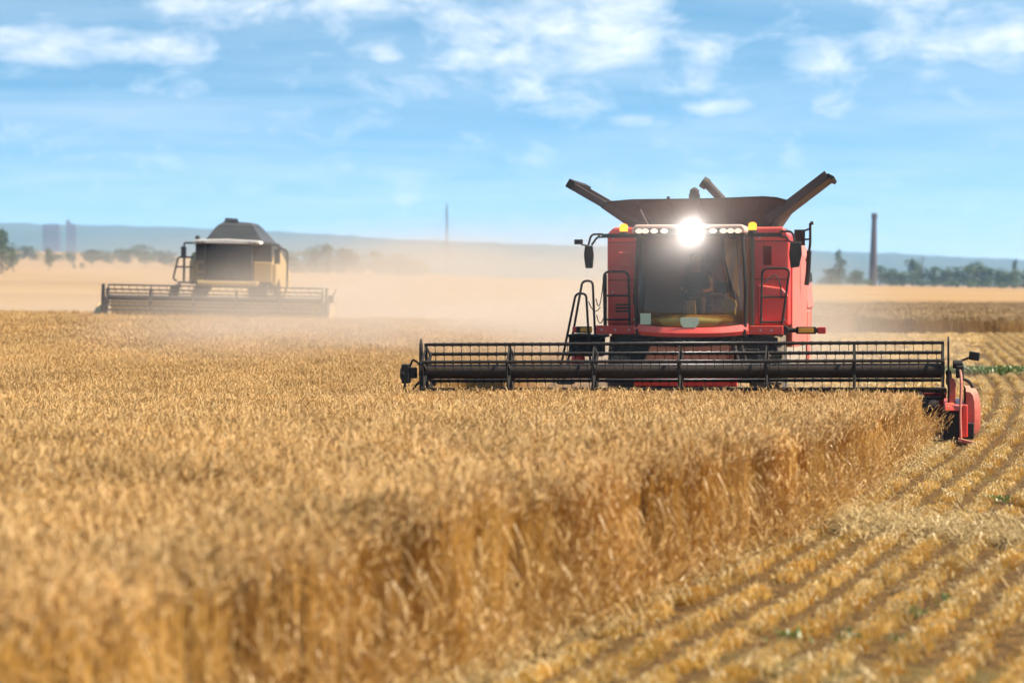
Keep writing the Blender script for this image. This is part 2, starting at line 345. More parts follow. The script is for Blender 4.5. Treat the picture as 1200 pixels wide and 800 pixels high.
# far wooded hills
def hill_mesh(name, Y0, Y1, prof, noise_amp, nxn, seed, xr):
    X = np.linspace(-xr, xr, nxn); rows = 16; vv = []
    px = 600 + X / Y1 * FPX
    top = CAMH + (HOR - np.interp(px, [p[0] for p in prof], [p[1] for p in prof])) * Y1 / FPX
    for r in range(rows):
        t = r / (rows - 1); Y = Y0 + (Y1 - Y0) * t
        for i in range(nxn):
            nn = mnoise.noise(Vector((X[i] * 0.02, Y * 0.012, seed))) + 0.6 * mnoise.noise(Vector((X[i] * 0.06, Y * 0.03, seed + 5)))
            vv.append((X[i], Y, -3 + (top[i] + 3) * math.sin(t * math.pi / 2) ** 1.3 + nn * noise_amp * (0.3 + 0.7 * t)))
    # back slope down to the ground
    for i in range(nxn): vv.append((X[i], Y1 + 1200, -5))
    fs = [(r * nxn + i, r * nxn + i + 1, (r + 1) * nxn + i + 1, (r + 1) * nxn + i) for r in range(rows) for i in range(nxn - 1)]
    me = bpy.data.meshes.new(name); me.from_pydata(vv, [], fs); me.materials.append(M_hill)
    o = bpy.data.objects.new(name, me); COL.objects.link(o); tag(o, kind='structure'); return o
M_hill, ht, ho = mat('wooded_hill'); hp = N(ht, 'ShaderNodeBsdfDiffuse'); ht.links.new(mixc(ht, wpos_noise(ht, 0.02, 6), (0.028, 0.045, 0.018), (0.07, 0.09, 0.035)), hp.inputs[0]); ht.links.new(hp.outputs[0], ho.inputs[0])
hill_mesh('hills', 3200, 5200, [(-1500, 285), (-700, 268), (0, 263), (200, 267), (330, 273), (400, 277), (460, 281), (600, 287), (700, 290), (950, 296), (1024, 298), (1100, 303), (1200, 306), (1600, 309), (2600, 300)], 5.0, 900, 1.0, 5200)

# ------------------------------------------------------------------ scatter (stuff): one mesh of points, geometry nodes put a clump on each
def scatter(name, protos, P, rot, scl, idx, label=None, cat=None):
    me = bpy.data.meshes.new(name); me.from_pydata([tuple(p) for p in P], [], [])
    for nm, typ, data, key in (('rot', 'FLOAT_VECTOR', rot, 'vector'), ('scl', 'FLOAT_VECTOR', scl, 'vector'), ('idx', 'INT', idx, 'value')):
        at = me.attributes.new(nm, typ, 'POINT'); at.data.foreach_set(key, np.asarray(data, float if typ != 'INT' else int).ravel())
    for m in protos[0].data.materials: me.materials.append(m)
    o = bpy.data.objects.new(name, me); COL.objects.link(o)
    ng = bpy.data.node_groups.new(name + '_nodes', 'GeometryNodeTree')
    ng.interface.new_socket('Geometry', in_out='INPUT', socket_type='NodeSocketGeometry'); ng.interface.new_socket('Geometry', in_out='OUTPUT', socket_type='NodeSocketGeometry')
    gi = N(ng, 'NodeGroupInput'); go = N(ng, 'NodeGroupOutput'); iop = N(ng, 'GeometryNodeInstanceOnPoints'); jn = N(ng, 'GeometryNodeJoinGeometry')
    for pr in reversed(protos):
        oi = N(ng, 'GeometryNodeObjectInfo'); oi.inputs['Object'].default_value = pr
        gi2 = N(ng, 'GeometryNodeGeometryToInstance'); ng.links.new(oi.outputs['Geometry'], gi2.inputs[0]); ng.links.new(gi2.outputs[0], jn.inputs[0])
    def na(nm, dt):
        n = N(ng, 'GeometryNodeInputNamedAttribute', data_type=dt); n.inputs['Name'].default_value = nm
        return [s for s in n.outputs if s.enabled and s.name == 'Attribute'][0]
    ng.links.new(gi.outputs[0], iop.inputs['Points']); ng.links.new(jn.outputs[0], iop.inputs['Instance']); iop.inputs['Pick Instance'].default_value = True
    ng.links.new(na('idx', 'INT'), iop.inputs['Instance Index'])
    e2r = N(ng, 'FunctionNodeEulerToRotation'); ng.links.new(na('rot', 'FLOAT_VECTOR'), e2r.inputs[0]); ng.links.new(e2r.outputs[0], iop.inputs['Rotation'])
    ng.links.new(na('scl', 'FLOAT_VECTOR'), iop.inputs['Scale']); ng.links.new(iop.outputs[0], go.inputs[0])
    md = o.modifiers.new('scatter', 'NODES'); md.node_group = ng
    tag(o, label, cat, kind='stuff'); return o
def proto(mb, name, mats):
    me = mb.mesh(name, mats); o = bpy.data.objects.new(name, me); return o     # source mesh of a clump, only used through the nodes

def rib(mb, pts, w, mi, r):         # a narrow twisted ribbon
    b = len(mb.v); a = r.uniform(0, 6.28); k = len(pts)
    for i, p in enumerate(pts):
        ww = w * (1 - 0.85 * i / (k - 1)) / 2 if mi == 2 else w / 2; aa = a + 0.5 * i; d = (math.cos(aa) * ww, math.sin(aa) * ww)
        mb.v += [(p[0] - d[0], p[1] - d[1], p[2]), (p[0] + d[0], p[1] + d[1], p[2])]
    for i in range(k - 1): mb.f.append((b + 2 * i, b + 2 * i + 1, b + 2 * i + 3, b + 2 * i + 2)); mb.mi.append(mi)
def tri_tube(mb, pts, r0, mi, sides=3):
    b = len(mb.v); k = len(pts)
    for p in pts:
        for j in range(sides):
            a = 6.2832 * j / sides; mb.v.append((p[0] + math.cos(a) * r0, p[1] + math.sin(a) * r0, p[2]))
    for i in range(k - 1):
        for j in range(sides):
            j2 = (j + 1) % sides; mb.f.append((b + i * sides + j, b + i * sides + j2, b + (i + 1) * sides + j2, b + (i + 1) * sides + j)); mb.mi.append(mi)
def stalk(mb, bx, by, h, r, detail=2, lean=None, headp=1.0, fat=1.0):
    la = r.uniform(0, 6.28) if lean is None else lean[0]; lm = abs(r.gauss(0.05, 0.05)) if lean is None else lean[1]
    lm *= h; cx, cy = math.cos(la), math.sin(la)
    def at(t): return (bx + cx * lm * t * t, by + cy * lm * t * t, h * t * (1 - 0.25 * (lm / h) ** 2))
    segs = [0, 0.5, 1.0] if detail >= 2 else [0.0, 1.0]
    tri_tube(mb, [at(t) for t in segs], 0.0030 * fat, 0, 3)
    tip = Vector(at(1.0))
    if r.random() < headp:
        ha = la + r.gauss(0, 0.8); nod = r.choice((r.uniform(0.5, 1.5), r.uniform(1.2, 2.6), r.uniform(1.2, 2.6))); hl = r.uniform(0.068, 0.098) * (1 + 0.25 * (fat - 1)); hx, hy = math.cos(ha), math.sin(ha)
        prof = (0.45, 1.0, 0.8, 1.05, 0.75, 0.9, 0.25) if detail >= 2 else (0.5, 1.0, 0.3)
        k = len(prof); p = tip.copy(); b = len(mb.v); ang = min(0.25, nod)
        dirs = []
        for i in range(k):
            ang = nod * (0.35 + 0.65 * i / (k - 1)); d = Vector((hx * math.sin(ang), hy * math.sin(ang), math.cos(ang)))
            sd = Vector((-hy, hx, 0)); nn = d.cross(sd); rr = 0.0074 * prof[i] * fat
            for j in range(4):
                q = (math.cos(j * 1.5708 + 0.78 * i), math.sin(j * 1.5708 + 0.78 * i)); mb.v.append(tuple(p + sd * (q[0] * rr) + nn * (q[1] * rr * 0.8)))
            dirs.append((p.copy(), d, sd, nn)); p = p + d * (hl / (k - 1))
        for i in range(k - 1):
            for j in range(4):
                j2 = (j + 1) % 4; mb.f.append((b + i * 4 + j, b + i * 4 + j2, b + (i + 1) * 4 + j2, b + (i + 1) * 4 + j)); mb.mi.append(1)
        if detail >= 2:
            for _ in range(4):
                p0, d, sd, nn = r.choice(dirs[1:]); q = (d + sd * r.uniform(-0.35, 0.35) + nn * r.uniform(-0.35, 0.35)).normalized(); e = p0 + q * r.uniform(0.05, 0.08)
                b = len(mb.v); w = sd * 0.0011; mb.v += [tuple(p0 - w), tuple(p0 + w), tuple(e)]; mb.f.append((b, b + 1, b + 2)); mb.mi.append(1)
    if detail >= 1:
        for _ in range(2 if detail >= 2 else (1 if r.random() < 0.5 else 0)):
            t0 = r.uniform(0.25, 0.8); q = at(t0); a = r.uniform(0, 6.28); L = r.uniform(0.10, 0.2); dr = r.uniform(-0.01, 0.2)
            rib(mb, [q, (q[0] + math.cos(a) * L * 0.45, q[1] + math.sin(a) * L * 0.45, q[2] + L * 0.28), (q[0] + math.cos(a) * L, q[1] + math.sin(a) * L, q[2] - dr * 0.5), (q[0] + math.cos(a) * L * 1.15, q[1] + math.sin(a) * L * 1.15, q[2] - dr)], 0.012, 2, r)
WM = [M_hay, M_head, M_leaf]
M_hay2 = plant('shaded_wheat_stem', (0.28, 0.14, 0.028), (0.46, 0.26, 0.068), 0.3); M_head2 = plant('shaded_wheat_head', (0.30, 0.17, 0.052), (0.50, 0.31, 0.115), 0.25)  # darker copies of the wheat: shade on the far strip put into the colour
WH = 0.76
def wheat_patch(name, size, n, detail, seed, fat=1.0, mats=None):
    r = random.Random(seed); mb = MB()
    for _ in range(n):
        hh = WH * min(1.10, r.gauss(0.96, 0.07)) * (1 if r.random() > 0.10 else r.uniform(0.7, 0.92))
        stalk(mb, r.uniform(-size / 2, size / 2), r.uniform(-size / 2, size / 2), hh, r, detail, fat=fat)
    return proto(mb, name, mats or WM)
P_near = [wheat_patch('wheat_clump', 0.62, 190, 2, 10 + i) for i in range(8)]
P_far = [wheat_patch('wheat_clump_coarse', 1.6, 300, 1, 40 + i, 1.5) for i in range(4)]
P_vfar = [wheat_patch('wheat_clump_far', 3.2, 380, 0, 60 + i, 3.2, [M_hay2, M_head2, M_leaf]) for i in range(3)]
def header_line(x):     # the wheat stops in front of the cutter bar of the red machine
    return RY - 0.25 - (x - RX) * math.tan(YAW)
YAW = R(9.0); RX, RY = 2.62, 39.6
HL, HR = -4.22, 4.52
def in_wheat(x, y):
    right = x < xe(y) + 0.34 * np.exp(-((y - 25) / 7.0) ** 2) + 0.09 * np.sin(y * 1.7) + 0.10 * np.sin(y * 4.3 + 1) + 0.06 * np.sin(y * 9.1)
    cut_left = RX + HL * math.cos(YAW) - 0.1 + (y - RY) * 0.16
    front = y < RY - 0.1 - (x - RX) * math.tan(YAW)
    right2 = np.where(y < RY - 1.0, right, np.where(front, right & (x < RX + HR), x < cut_left))
    back = 101 - 0.006 * np.clip(-x - 16, 0, 99) ** 1.6
    hd2 = ~((x > -17.0) & (x < -6.2) & (y > 96.4))
    return right2 & (y < back) & hd2 & (y > 5)
def grid_pts(x0, x1, y0, y1, st, jit=0.35):
    X, Y = np.meshgrid(np.arange(x0, x1, st), np.arange(y0, y1, st)); X = X.ravel() + rng.uniform(-jit, jit, X.size) * st; Y = Y.ravel() + rng.uniform(-jit, jit, Y.size) * st; return X, Y
def hnoise(X, Y, s, seed=0.0): return np.array([mnoise.noise(Vector((x * s, y * s, seed))) for x, y in zip(X, Y)])
def put_wheat(name, protos, X, Y, label, zs=1.0):
    Z = terrain(X, Y); n = len(X); h = zs * (1.0 + 0.42 * (1 - sm(Y, 19, 38.5))) * (1 + 0.08 * hnoise(X, Y, 0.35) + 0.06 * hnoise(X, Y, 1.3, 4))
    rot = np.stack([rng.normal(0, 0.03, n), rng.normal(0, 0.03, n), rng.uniform(0, 6.283, n)], 1); scl = np.stack([np.ones(n), np.ones(n), h], 1)
    return scatter(name, protos, np.stack([X, Y, Z], 1), rot, scl, rng.integers(0, len(protos), n), label, 'wheat')
X, Y = grid_pts(-24, 9, 5, 62, 0.52); k = in_wheat(X, Y) & (np.abs(X) < 0.25 * Y + 3.0) & in_wheat(X + 0.22, Y); X, Y = X[k], Y[k]
# a denser, crisper line of clumps right along the cut edge
ey = np.arange(5.5, 39, 0.33); ex = xe(ey) + 0.34 * np.exp(-((ey - 25) / 7.0) ** 2) - 0.30 + rng.uniform(-0.22, 0.12, len(ey)); k = ~((ey > RY - 1.6)) & (rng.random(len(ey)) < 0.75)
X = np.concatenate([X, ex[k]]); Y = np.concatenate([Y, ey[k]])
put_wheat('standing_wheat', P_near, X, Y, 'ripe golden wheat standing uncut in front of the red combine and across the left of the field')
X, Y = grid_pts(-50, 12, 62.2, 103, 1.3); k = in_wheat(X, Y) & (np.abs(X) < 0.27 * Y + 3.0) & in_wheat(X + 0.6, Y); X, Y = X[k], Y[k]
put_wheat('distant_standing_wheat', P_far, X, Y, 'uncut wheat in front of the yellow combine, blurred by distance')
X, Y = grid_pts(14, 75, 124, 204, 2.5); k = (X < 0.27 * Y + 14) & (X > 9 + 0.02 * Y)
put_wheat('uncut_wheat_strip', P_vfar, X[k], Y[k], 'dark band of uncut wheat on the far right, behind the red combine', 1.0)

# ------------------------------------------------------------------ stubble rows, straw, weeds
def stub_clump(seed, L=0.5, n=190, fat=1.0):
    r = random.Random(seed); mb = MB()
    for _ in range(n):
        x = r.gauss(0, 0.046); y = r.uniform(-L / 2, L / 2); h = r.uniform(0.05, 0.088) * (1 - min(0.5, abs(x) * 2)); a = r.uniform(0, 6.28); l = abs(r.gauss(0, 0.35)) * h
        tri_tube(mb, [(x, y, -0.01), (x + math.cos(a) * l, y + math.sin(a) * l, h)], 0.0042 * fat, 0, 3)
        if r.random() < 0.14:
            a = r.uniform(0, 6.28); LL = r.uniform(0.04, 0.09); z = r.uniform(0.01, 0.09)
            rib(mb, [(x, y, z), (x + math.cos(a) * LL * 0.6, y + math.sin(a) * LL * 0.6, z + 0.03), (x + math.cos(a) * LL, y + math.sin(a) * LL, max(0.006, z - 0.05))], 0.010 * fat, 1, r)
    for _ in range(4):                         # straw lying over the row
        x, y = r.gauss(0, 0.06), r.uniform(-L / 2, L / 2); a = r.uniform(0, 6.28); LL = r.uniform(0.06, 0.15); z = r.uniform(0.02, 0.09)
        tri_tube(mb, [(x, y, z), (x + math.cos(a) * LL, y + math.sin(a) * LL, max(0.01, z + r.uniform(-0.08, 0.05)))], 0.0032 * fat, 1, 3)
    return proto(mb, 'stubble_clump', [M_stub, M_straw])
P_stub = [stub_clump(100 + i) for i in range(8)]
ROW = 0.455
pts = []; rots = []
for k in range(0, 90):
    off = 0.16 + ROW * k; y = 6.0 + random.random() * 0.4
    while y < 125:
        st = 0.38 if y < 60 else 0.55
        x = float(xe(y)) + off + 0.025 * math.sin(y * 0.9 + k); y += st
        if abs(x) > 0.235 * y + 2.5 or x > 40: continue
        if y > RY - 1.2 and x < RX + HR + 0.35 + (y - RY) * 0.2: continue
        if random.random() < 0.05: continue
        pts.append((x + random.gauss(0, 0.012), y, tz(x, y))); rots.append((random.gauss(0, 0.04), random.gauss(0, 0.05), -math.atan(float(slope(y))) + random.choice((0, math.pi)) + random.gauss(0, 0.08)))
n = len(pts); hz = 1 + 0.35 * hnoise([p[0] for p in pts], [p[1] for p in pts], 0.5) + rng.normal(0, 0.08, n)
scatter('stubble_rows', P_stub, pts, rots, np.stack([np.ones(n) * 1.05, np.ones(n), hz], 1), rng.integers(0, 8, n), 'rows of pale cut wheat stubble curving away along the edge of the uncut crop', 'stubble')
# stubble behind the machines (cut land seen between them through the dust)
X, Y = grid_pts(-4, 30, 44, 123, 1.0); cl_ = RX + HL * math.cos(YAW) + 0.6 + (Y - RY) * 0.16; k = (X > cl_) & (X < RX + HR + 0.2 + (Y - RY) * 0.2); X, Y = X[k], Y[k]; n = len(X)
scatter('cut_stubble', P_stub, np.stack([X, Y, terrain(X, Y)], 1), np.stack([np.zeros(n), np.zeros(n), rng.normal(-0.16, 0.1, n)], 1), np.stack([np.ones(n) * 2.2] * 2 + [np.ones(n)], 1), rng.integers(0, 8, n), 'cut stubble behind the red combine, half lost in dust', 'stubble')

def straw_clump(seed, n=40, sz=0.35):
    r = random.Random(seed); mb = MB()
    for _ in range(n):
        x, y = r.gauss(0, sz * 0.45), r.gauss(0, sz * 0.45); a = r.uniform(0, 6.28); L = r.uniform(0.06, 0.26); z = abs(r.gauss(0.015, 0.025)) + 0.004
        e = (x + math.cos(a) * L, y + math.sin(a) * L, max(0.004, z + r.uniform(-0.03, 0.05)))
        if r.random() < 0.6: tri_tube(mb, [(x, y, z), e], 0.003, 0, 3)
        else: rib(mb, [(x, y, z), ((x + e[0]) / 2, (y + e[1]) / 2, max(z, e[2]) + 0.02), e], 0.011, 0, r)
    return proto(mb, 'straw_clump', [M_straw])
P_straw = [straw_clump(200 + i) for i in range(6)]
X, Y = grid_pts(-3, 22, 9, 70, 0.62, 0.5); k = (X > xe(Y) - 0.1) & (np.abs(X) < 0.23 * Y + 1) & ~((Y > RY - 0.6) & (X < RX + HR + 0.5 + (Y - RY) * 0.2)); X, Y = X[k], Y[k]; k = rng.random(len(X)) < 0.12; X, Y = X[k], Y[k]
# the flattened greyish turning track that crosses the rows, thick with straw
t = rng.random(420); bx = 2.9 + t * 4.6 + rng.normal(0, 0.25, 420); by = 26.5 - t * 4.6 + rng.normal(0, 0.55, 420)
# trampled straw along the foot of the uncut edge
t2 = rng.uniform(13, 38, 300); fx = xe(t2) + np.abs(rng.normal(0.05, 0.16, 300)); k = t2 < RY - 1.8
X = np.concatenate([X, bx, fx[k]]); Y = np.concatenate([Y, by, t2[k]]); n = len(X)
scatter('loose_straw', P_straw, np.stack([X, Y, terrain(X, Y) + rng.uniform(0, 0.07, n)], 1), np.stack([rng.normal(0, 0.08, n), rng.normal(0, 0.08, n), rng.uniform(0, 6.28, n)], 1), np.stack([np.ones(n)] * 2 + [rng.uniform(0.8, 1.8, n)], 1), rng.integers(0, 6, n), 'loose straw and chaff strewn over the stubble', 'straw')
# bent and broken stalks that hang out of the cut edge
def lodged(seed):
    r = random.Random(seed); mb = MB()
    for _ in range(9):
        hh = r.uniform(0.3, 0.75); stalk(mb, r.uniform(-0.15, 0.15), r.uniform(-0.2, 0.2), hh, r, 2, lean=(r.gauss(-0.3, 0.8), r.uniform(0.3, 1.0)), headp=0.7)
    return proto(mb, 'bent_stalks', WM)
P_lod = [lodged(300 + i) for i in range(6)]
ey = rng.uniform(7, 38.2, 330); k = ey < RY - 1.5; ey = ey[k]; ex = xe(ey) + 0.34 * np.exp(-((ey - 25) / 7.0) ** 2) - 0.05 + rng.normal(0, 0.10, len(ey)); n = len(ey)
scatter('bent_stalks', P_lod, np.stack([ex, ey, terrain(ex, ey)], 1), np.stack([np.zeros(n), np.zeros(n), rng.normal(-0.2, 0.7, n)], 1), np.stack([np.ones(n)] * 2 + [rng.uniform(0.7, 1.1, n)], 1), rng.integers(0, 6, n), 'bent and broken stalks leaning out of the cut edge of the wheat', 'wheat')
def weed(seed):
    r = random.Random(seed); mb = MB()
    for _ in range(26):
        a = r.uniform(0, 6.28); L = r.uniform(0.03, 0.09); x, y = r.gauss(0, 0.06), r.gauss(0, 0.06); z = r.uniform(0.0, 0.06)
        rib(mb, [(x, y, z), (x + math.cos(a) * L * 0.5, y + math.sin(a) * L * 0.5, z + L * 0.5), (x + math.cos(a) * L, y + math.sin(a) * L, z + L * 0.45)], 0.03, 2, r)
    return proto(mb, 'weed_tuft', [M_weed, M_weed, M_weed])
P_weed = [weed(400 + i) for i in range(4)]
wx = []; wy = []
for (cx, cy, nn, s) in ((6.2, 28.5, 5, 0.3), (7.4, 27.0, 3, 0.4), (2.2, 17.3, 3, 0.3), (5.3, 18.5, 3, 0.3), (3.2, 19.5, 3, 0.4), (4.4, 16.9, 3, 0.3)):
    for _ in range(nn): wx.append(random.gauss(cx, s)); wy.append(random.gauss(cy, s * 1.3))
for _ in range(330):            # a green strip across the stubble
    tt = random.random() ** 0.8; wx.append(11.6 + tt * 7.5); wy.append(69.5 - tt * 1.5 + random.gauss(0, 0.7))
wx = np.array(wx); wy = np.array(wy); n = len(wx); sc_ = np.where(wy > 55, 1.9, 1.0) * rng.uniform(0.7, 1.3, n)
scatter('green_weeds', P_weed, np.stack([wx, wy, terrain(wx, wy) + 0.005], 1), np.stack([np.zeros(n), np.zeros(n), rng.uniform(0, 6.28, n)], 1), np.stack([sc_] * 3, 1), rng.integers(0, 4, n), 'small green weeds growing between the stubble rows', 'weeds')

# ------------------------------------------------------------------ red combine harvester
red = empty('combine_harvester', (RX, RY, tz(RX, RY)), (0, 0, -YAW), 'red combine harvester with lit roof lamp cutting through the ripe wheat', 'combine harvester', 'combine harvesters at work in the field')
def wheel(parent, c, rad, w, rimr, n_lug=22):
    mb = MB(); h = w / 2
    mb.lathe([(-h, rimr), (-h, rad * 0.80), (-h * 0.8, rad * 0.95), (-h * 0.4, rad * 0.975), (h * 0.4, rad * 0.975), (h * 0.8, rad * 0.95), (h, rad * 0.80), (h, rimr)], c, 'X', 40)
    for k in range(n_lug):
        a = 2 * math.pi * k / n_lug
        for sgn in (-1, 1):
            aa = a + (0.5 * 2 * math.pi / n_lug if sgn > 0 else 0)
            mb.box((c[0] + sgn * h * 0.45, c[1] + math.cos(aa) * rad * 0.97, c[2] + math.sin(aa) * rad * 0.97), (h * 0.95, 0.05, 0.07), rot=(aa + math.pi / 2, 0, 0))
    o = mb.build('wheel', M_tire, parent, smooth=True)
    r = MB(); r.lathe([(-h * 0.75, rimr * 0.99), (-h * 0.7, rimr * 0.9), (-h * 0.2, rimr * 0.75), (-h * 0.2, 0.18), (-h * 0.45, 0.15), (-h * 0.45, 0.02)], c, 'X', 32); r.lathe([(h * 0.75, rimr * 0.99), (h * 0.7, rimr * 0.9), (h * 0.2, rimr * 0.75), (h * 0.2, 0.18), (h * 0.45, 0.15), (h * 0.45, 0.02)], c, 'X', 32)
    r.build('rim', M_rim, o, smooth=True); return o

# --- cutting header, its local origin at ground level under the cutter bar
def make_header(parent, x0, x1, reel_z, reel_y, reel_r, n_bay, frame_m, back_m, back_top, phase, tine_step, tube_r, roll=0.0, tine_l=0.2, bat_r=0.027, tine_w=0.009):
    hd = MB(); L = x1 - x0; cx = (x0 + x1) / 2
    # back sheet, floor, top beam
    hd.box((cx, 1.15, (0.25 + back_top) / 2), (L - 0.12, 0.05, back_top - 0.25))
    hd.prism([(-0.02, 0.10), (0.35, 0.14), (0.75, 0.20), (1.125, 0.28), (1.125, 0.22), (0.0, 0.05)], 'X', x0 + 0.06, x1 - 0.06)
    o = hd.build('cutting_header', back_m, parent, bevel=0.012); o.rotation_euler = (0, -roll, 0)
    b = MB(); b.box((cx, 1.24, back_top + 0.02), (L - 0.1, 0.13, 0.11)); b.build('top_beam', frame_m, o, bevel=0.01)
    cb = MB(); cb.box((cx, -0.06, 0.085), (L - 0.15, 0.10, 0.03))
    for k in range(int(L / 0.0762 / 2)):
        x = x0 + 0.15 + k * 0.1524
        if x > x1 - 0.15: break
        cb.prism([(x - 0.02, -0.10), (x + 0.02, -0.10), (x, -0.22)], 'Z', 0.075, 0.10)
    cb.build('cutter_bar', M_steel, o)
    au = MB(); au.tube([(x0 + 0.2, 0.72, 0.50), (x1 - 0.2, 0.72, 0.50)], 0.17, 20)
    for sgn, xa, xb in ((1, x0 + 0.2, cx - 0.5), (-1, cx + 0.5, x1 - 0.2)):
        turns = abs(xb - xa) / 0.5; m = int(turns * 14); base = len(au.v)
        for i in range(m + 1):
            t = i / m; a = sgn * turns * 2 * math.pi * t; x = xa + (xb - xa) * t
            au.v += [(x, 0.72 + math.cos(a) * 0.17, 0.50 + math.sin(a) * 0.17), (x, 0.72 + math.cos(a) * 0.29, 0.50 + math.sin(a) * 0.29)]
        for i in range(m): au.f.append((base + 2 * i, base + 2 * i + 1, base + 2 * i + 3, base + 2 * i + 2)); au.mi.append(0)
    au.build('auger', frame_m, o, smooth=True, recalc=False)
    rt = MB(); rt.tube([(x0 + 0.12, reel_y, reel_z), (x1 - 0.12, reel_y, reel_z)], tube_r, 24); rt.build('reel_tube', M_tube if frame_m is M_black else frame_m, o, smooth=True)
    for k in range(6):
        a = phase + k * math.pi / 3; by, bz = reel_y - math.cos(a) * reel_r, reel_z + math.sin(a) * reel_r
        bt = MB(); bt.tube([(x0 + 0.16, by, bz), (x1 - 0.16, by, bz)], bat_r, 8)
        xx = x0 + 0.22 + (k % 2) * tine_step * 0.5
        while xx < x1 - 0.2:
            if random.random() > 0.02:
                bt.add([(xx - tine_w / 2, by, bz), (xx + tine_w / 2, by, bz), (xx + tine_w / 2, by + 0.014, bz), (xx - tine_w / 2, by + 0.014, bz), (xx - tine_w / 2, by + 0.035, bz - tine_l), (xx + tine_w / 2, by + 0.035, bz - tine_l), (xx + tine_w / 2, by + 0.045, bz - tine_l), (xx - tine_w / 2, by + 0.045, bz - tine_l)],
                       [(0, 1, 2, 3), (4, 7, 6, 5), (0, 4, 5, 1), (1, 5, 6, 2), (2, 6, 7, 3), (3, 7, 4, 0)])
                bt.tube([(xx - 0.02, by - 0.004, bz), (xx + 0.02, by - 0.004, bz)], bat_r * 1.22, 8)
            xx += tine_step
        bt.build('reel_bat', frame_m, o, smooth=True)
    for k in range(n_bay + 1):
        x = x0 + 0.14 + (L - 0.28) * k / n_bay; sp = MB()
        for q in range(6):
            a = phase + q * math.pi / 3; a2 = a + math.pi / 3
            p0 = Vector((x, reel_y - math.cos(a) * tube_r * 0.9, reel_z + math.sin(a) * tube_r * 0.9)); p1 = Vector((x, reel_y - math.cos(a) * reel_r, reel_z + math.sin(a) * reel_r)); p2 = Vector((x, reel_y - math.cos(a2) * reel_r, reel_z + math.sin(a2) * reel_r))
            mid = (p0 + p1) / 2; ln = (p1 - p0).length; sp.box(mid, (0.045, 0.05, ln + 0.04), rot=(math.atan2(-(p1 - p0).y, (p1 - p0).z), 0, 0))
            e0 = p1 * 0.93 + Vector((x, reel_y, reel_z)) * 0.07; e1 = p2 * 0.93 + Vector((x, reel_y, reel_z)) * 0.07; mid = (e0 + e1) / 2
            sp.box(mid, (0.022, 0.035, (e1 - e0).length), rot=(math.atan2(-(e1 - e0).y, (e1 - e0).z), 0, 0))
        sp.lathe([(-0.03, tube_r + 0.012), (0.03, tube_r + 0.012)], (x, reel_y, reel_z), 'X', 20)
        sp.build('reel_spider', M_blackp if frame_m is M_black else frame_m, o)
    return o
hdr = make_header(red, HL, HR, 1.15, 0.0, 0.455, 6, M_black, M_redd, 0.74, R(22), 0.148, 0.120, roll=R(0.45))
# reel arms and end plates
for x, s in ((HL + 0.05, -1), (HR - 0.05, 1)):
    m = MB(); m.prism([(-0.10, 0.62), (0.10, 0.58), (0.16, 1.15), (0.06, 1.62), (-0.02, 1.70), (-0.10, 1.62), (-0.16, 1.15)], 'X', x - 0.015, x + 0.015)
    m.tube([(x, 0.02, 1.12), (x + s * 0.03, 0.9, 1.02), (x + s * 0.03, 1.25, 0.9)], 0.05, 8); m.build('reel_arm', M_blackp, hdr, bevel=0.006)
# left end: drive motor, hoses, crop divider
m = MB(); m.box((HL - 0.20, -0.05, 1.12), (0.13, 0.2, 0.32)); m.box((HL - 0.09, -0.02, 1.13), (0.12, 0.16, 0.18)); m.lathe([(-0.02, 0.11), (0.06, 0.11)], (HL - 0.27, -0.05, 1.12), 'X', 18)
mo = m.build('drive_motor', M_blackp, hdr, bevel=0.02)
m = MB(); m.tube(rpath([(HL - 0.2, -0.12, 1.0), (HL - 0.22, -0.14, 0.85), (HL - 0.12, -0.1, 0.80), (HL - 0.04, 0.1, 0.95), (HL, 0.5, 1.0)], 0.1), 0.022, 8); m.tube(rpath([(HL - 0.12, -0.08, 1.25), (HL - 0.08, -0.1, 1.36), (HL - 0.02, 0.05, 1.3), (HL + 0.02, 0.6, 1.05)], 0.08), 0.018, 8); m.build('hose', M_blackp, mo, smooth=True)
m = MB(); m.prism([(-0.75, 0.10), (-0.2, 0.55), (0.4, 0.82), (1.15, 0.92), (1.15, 0.1), (0, 0.04)], 'X', HL - 0.03, HL + 0.03); m.box((HL + 0.02, -0.1, 0.66), (0.14, 0.12, 0.3)); m.build('crop_divider', M_blackp, hdr, bevel=0.015)
m = MB(); m.box((HL + 0.50, 1.105, 0.795), (0.28, 0.03, 0.09)); m.build('marker_light', M_amberoff, hdr, bevel=0.01)
# right end: red end shield, bulging side cover, divider rod, lamp on its stalk
m = MB(); m.prism([(-0.46, 0.52), (-0.42, 0.60), (-0.10, 0.64), (0.95, 0.66), (0.95, 0.57), (-0.05, 0.56)], 'X', HR - 0.12, HR + 0.20)
m.box((HR + 0.17, 0.25, 0.35), (0.05, 1.35, 0.50)); m.prism([(HR + 0.10, 0.10), (HR + 0.24, 0.10), (HR + 0.24, 0.62), (HR + 0.17, 0.63)], 'Y', -0.47, -0.40)
es = m.build('end_shield', M_red, hdr, bevel=0.02)
m = MB()
ns = 18; ring = []
for i in range(ns + 1):
    t = i / ns; a = -0.35 + t * 2.45; 
    ring.append((HR + 0.30 + 0.17 * math.sin(max(0, min(1, t)) * math.pi) ** 0.55, 0.28 + 0.10 * t, 0.10 + 0.78 * t))
prof = [(0.0, 0.10), (0.17, 0.12), (0.235, 0.22), (0.245, 0.45), (0.235, 0.68), (0.20, 0.80), (0.12, 0.865), (0.0, 0.875)]
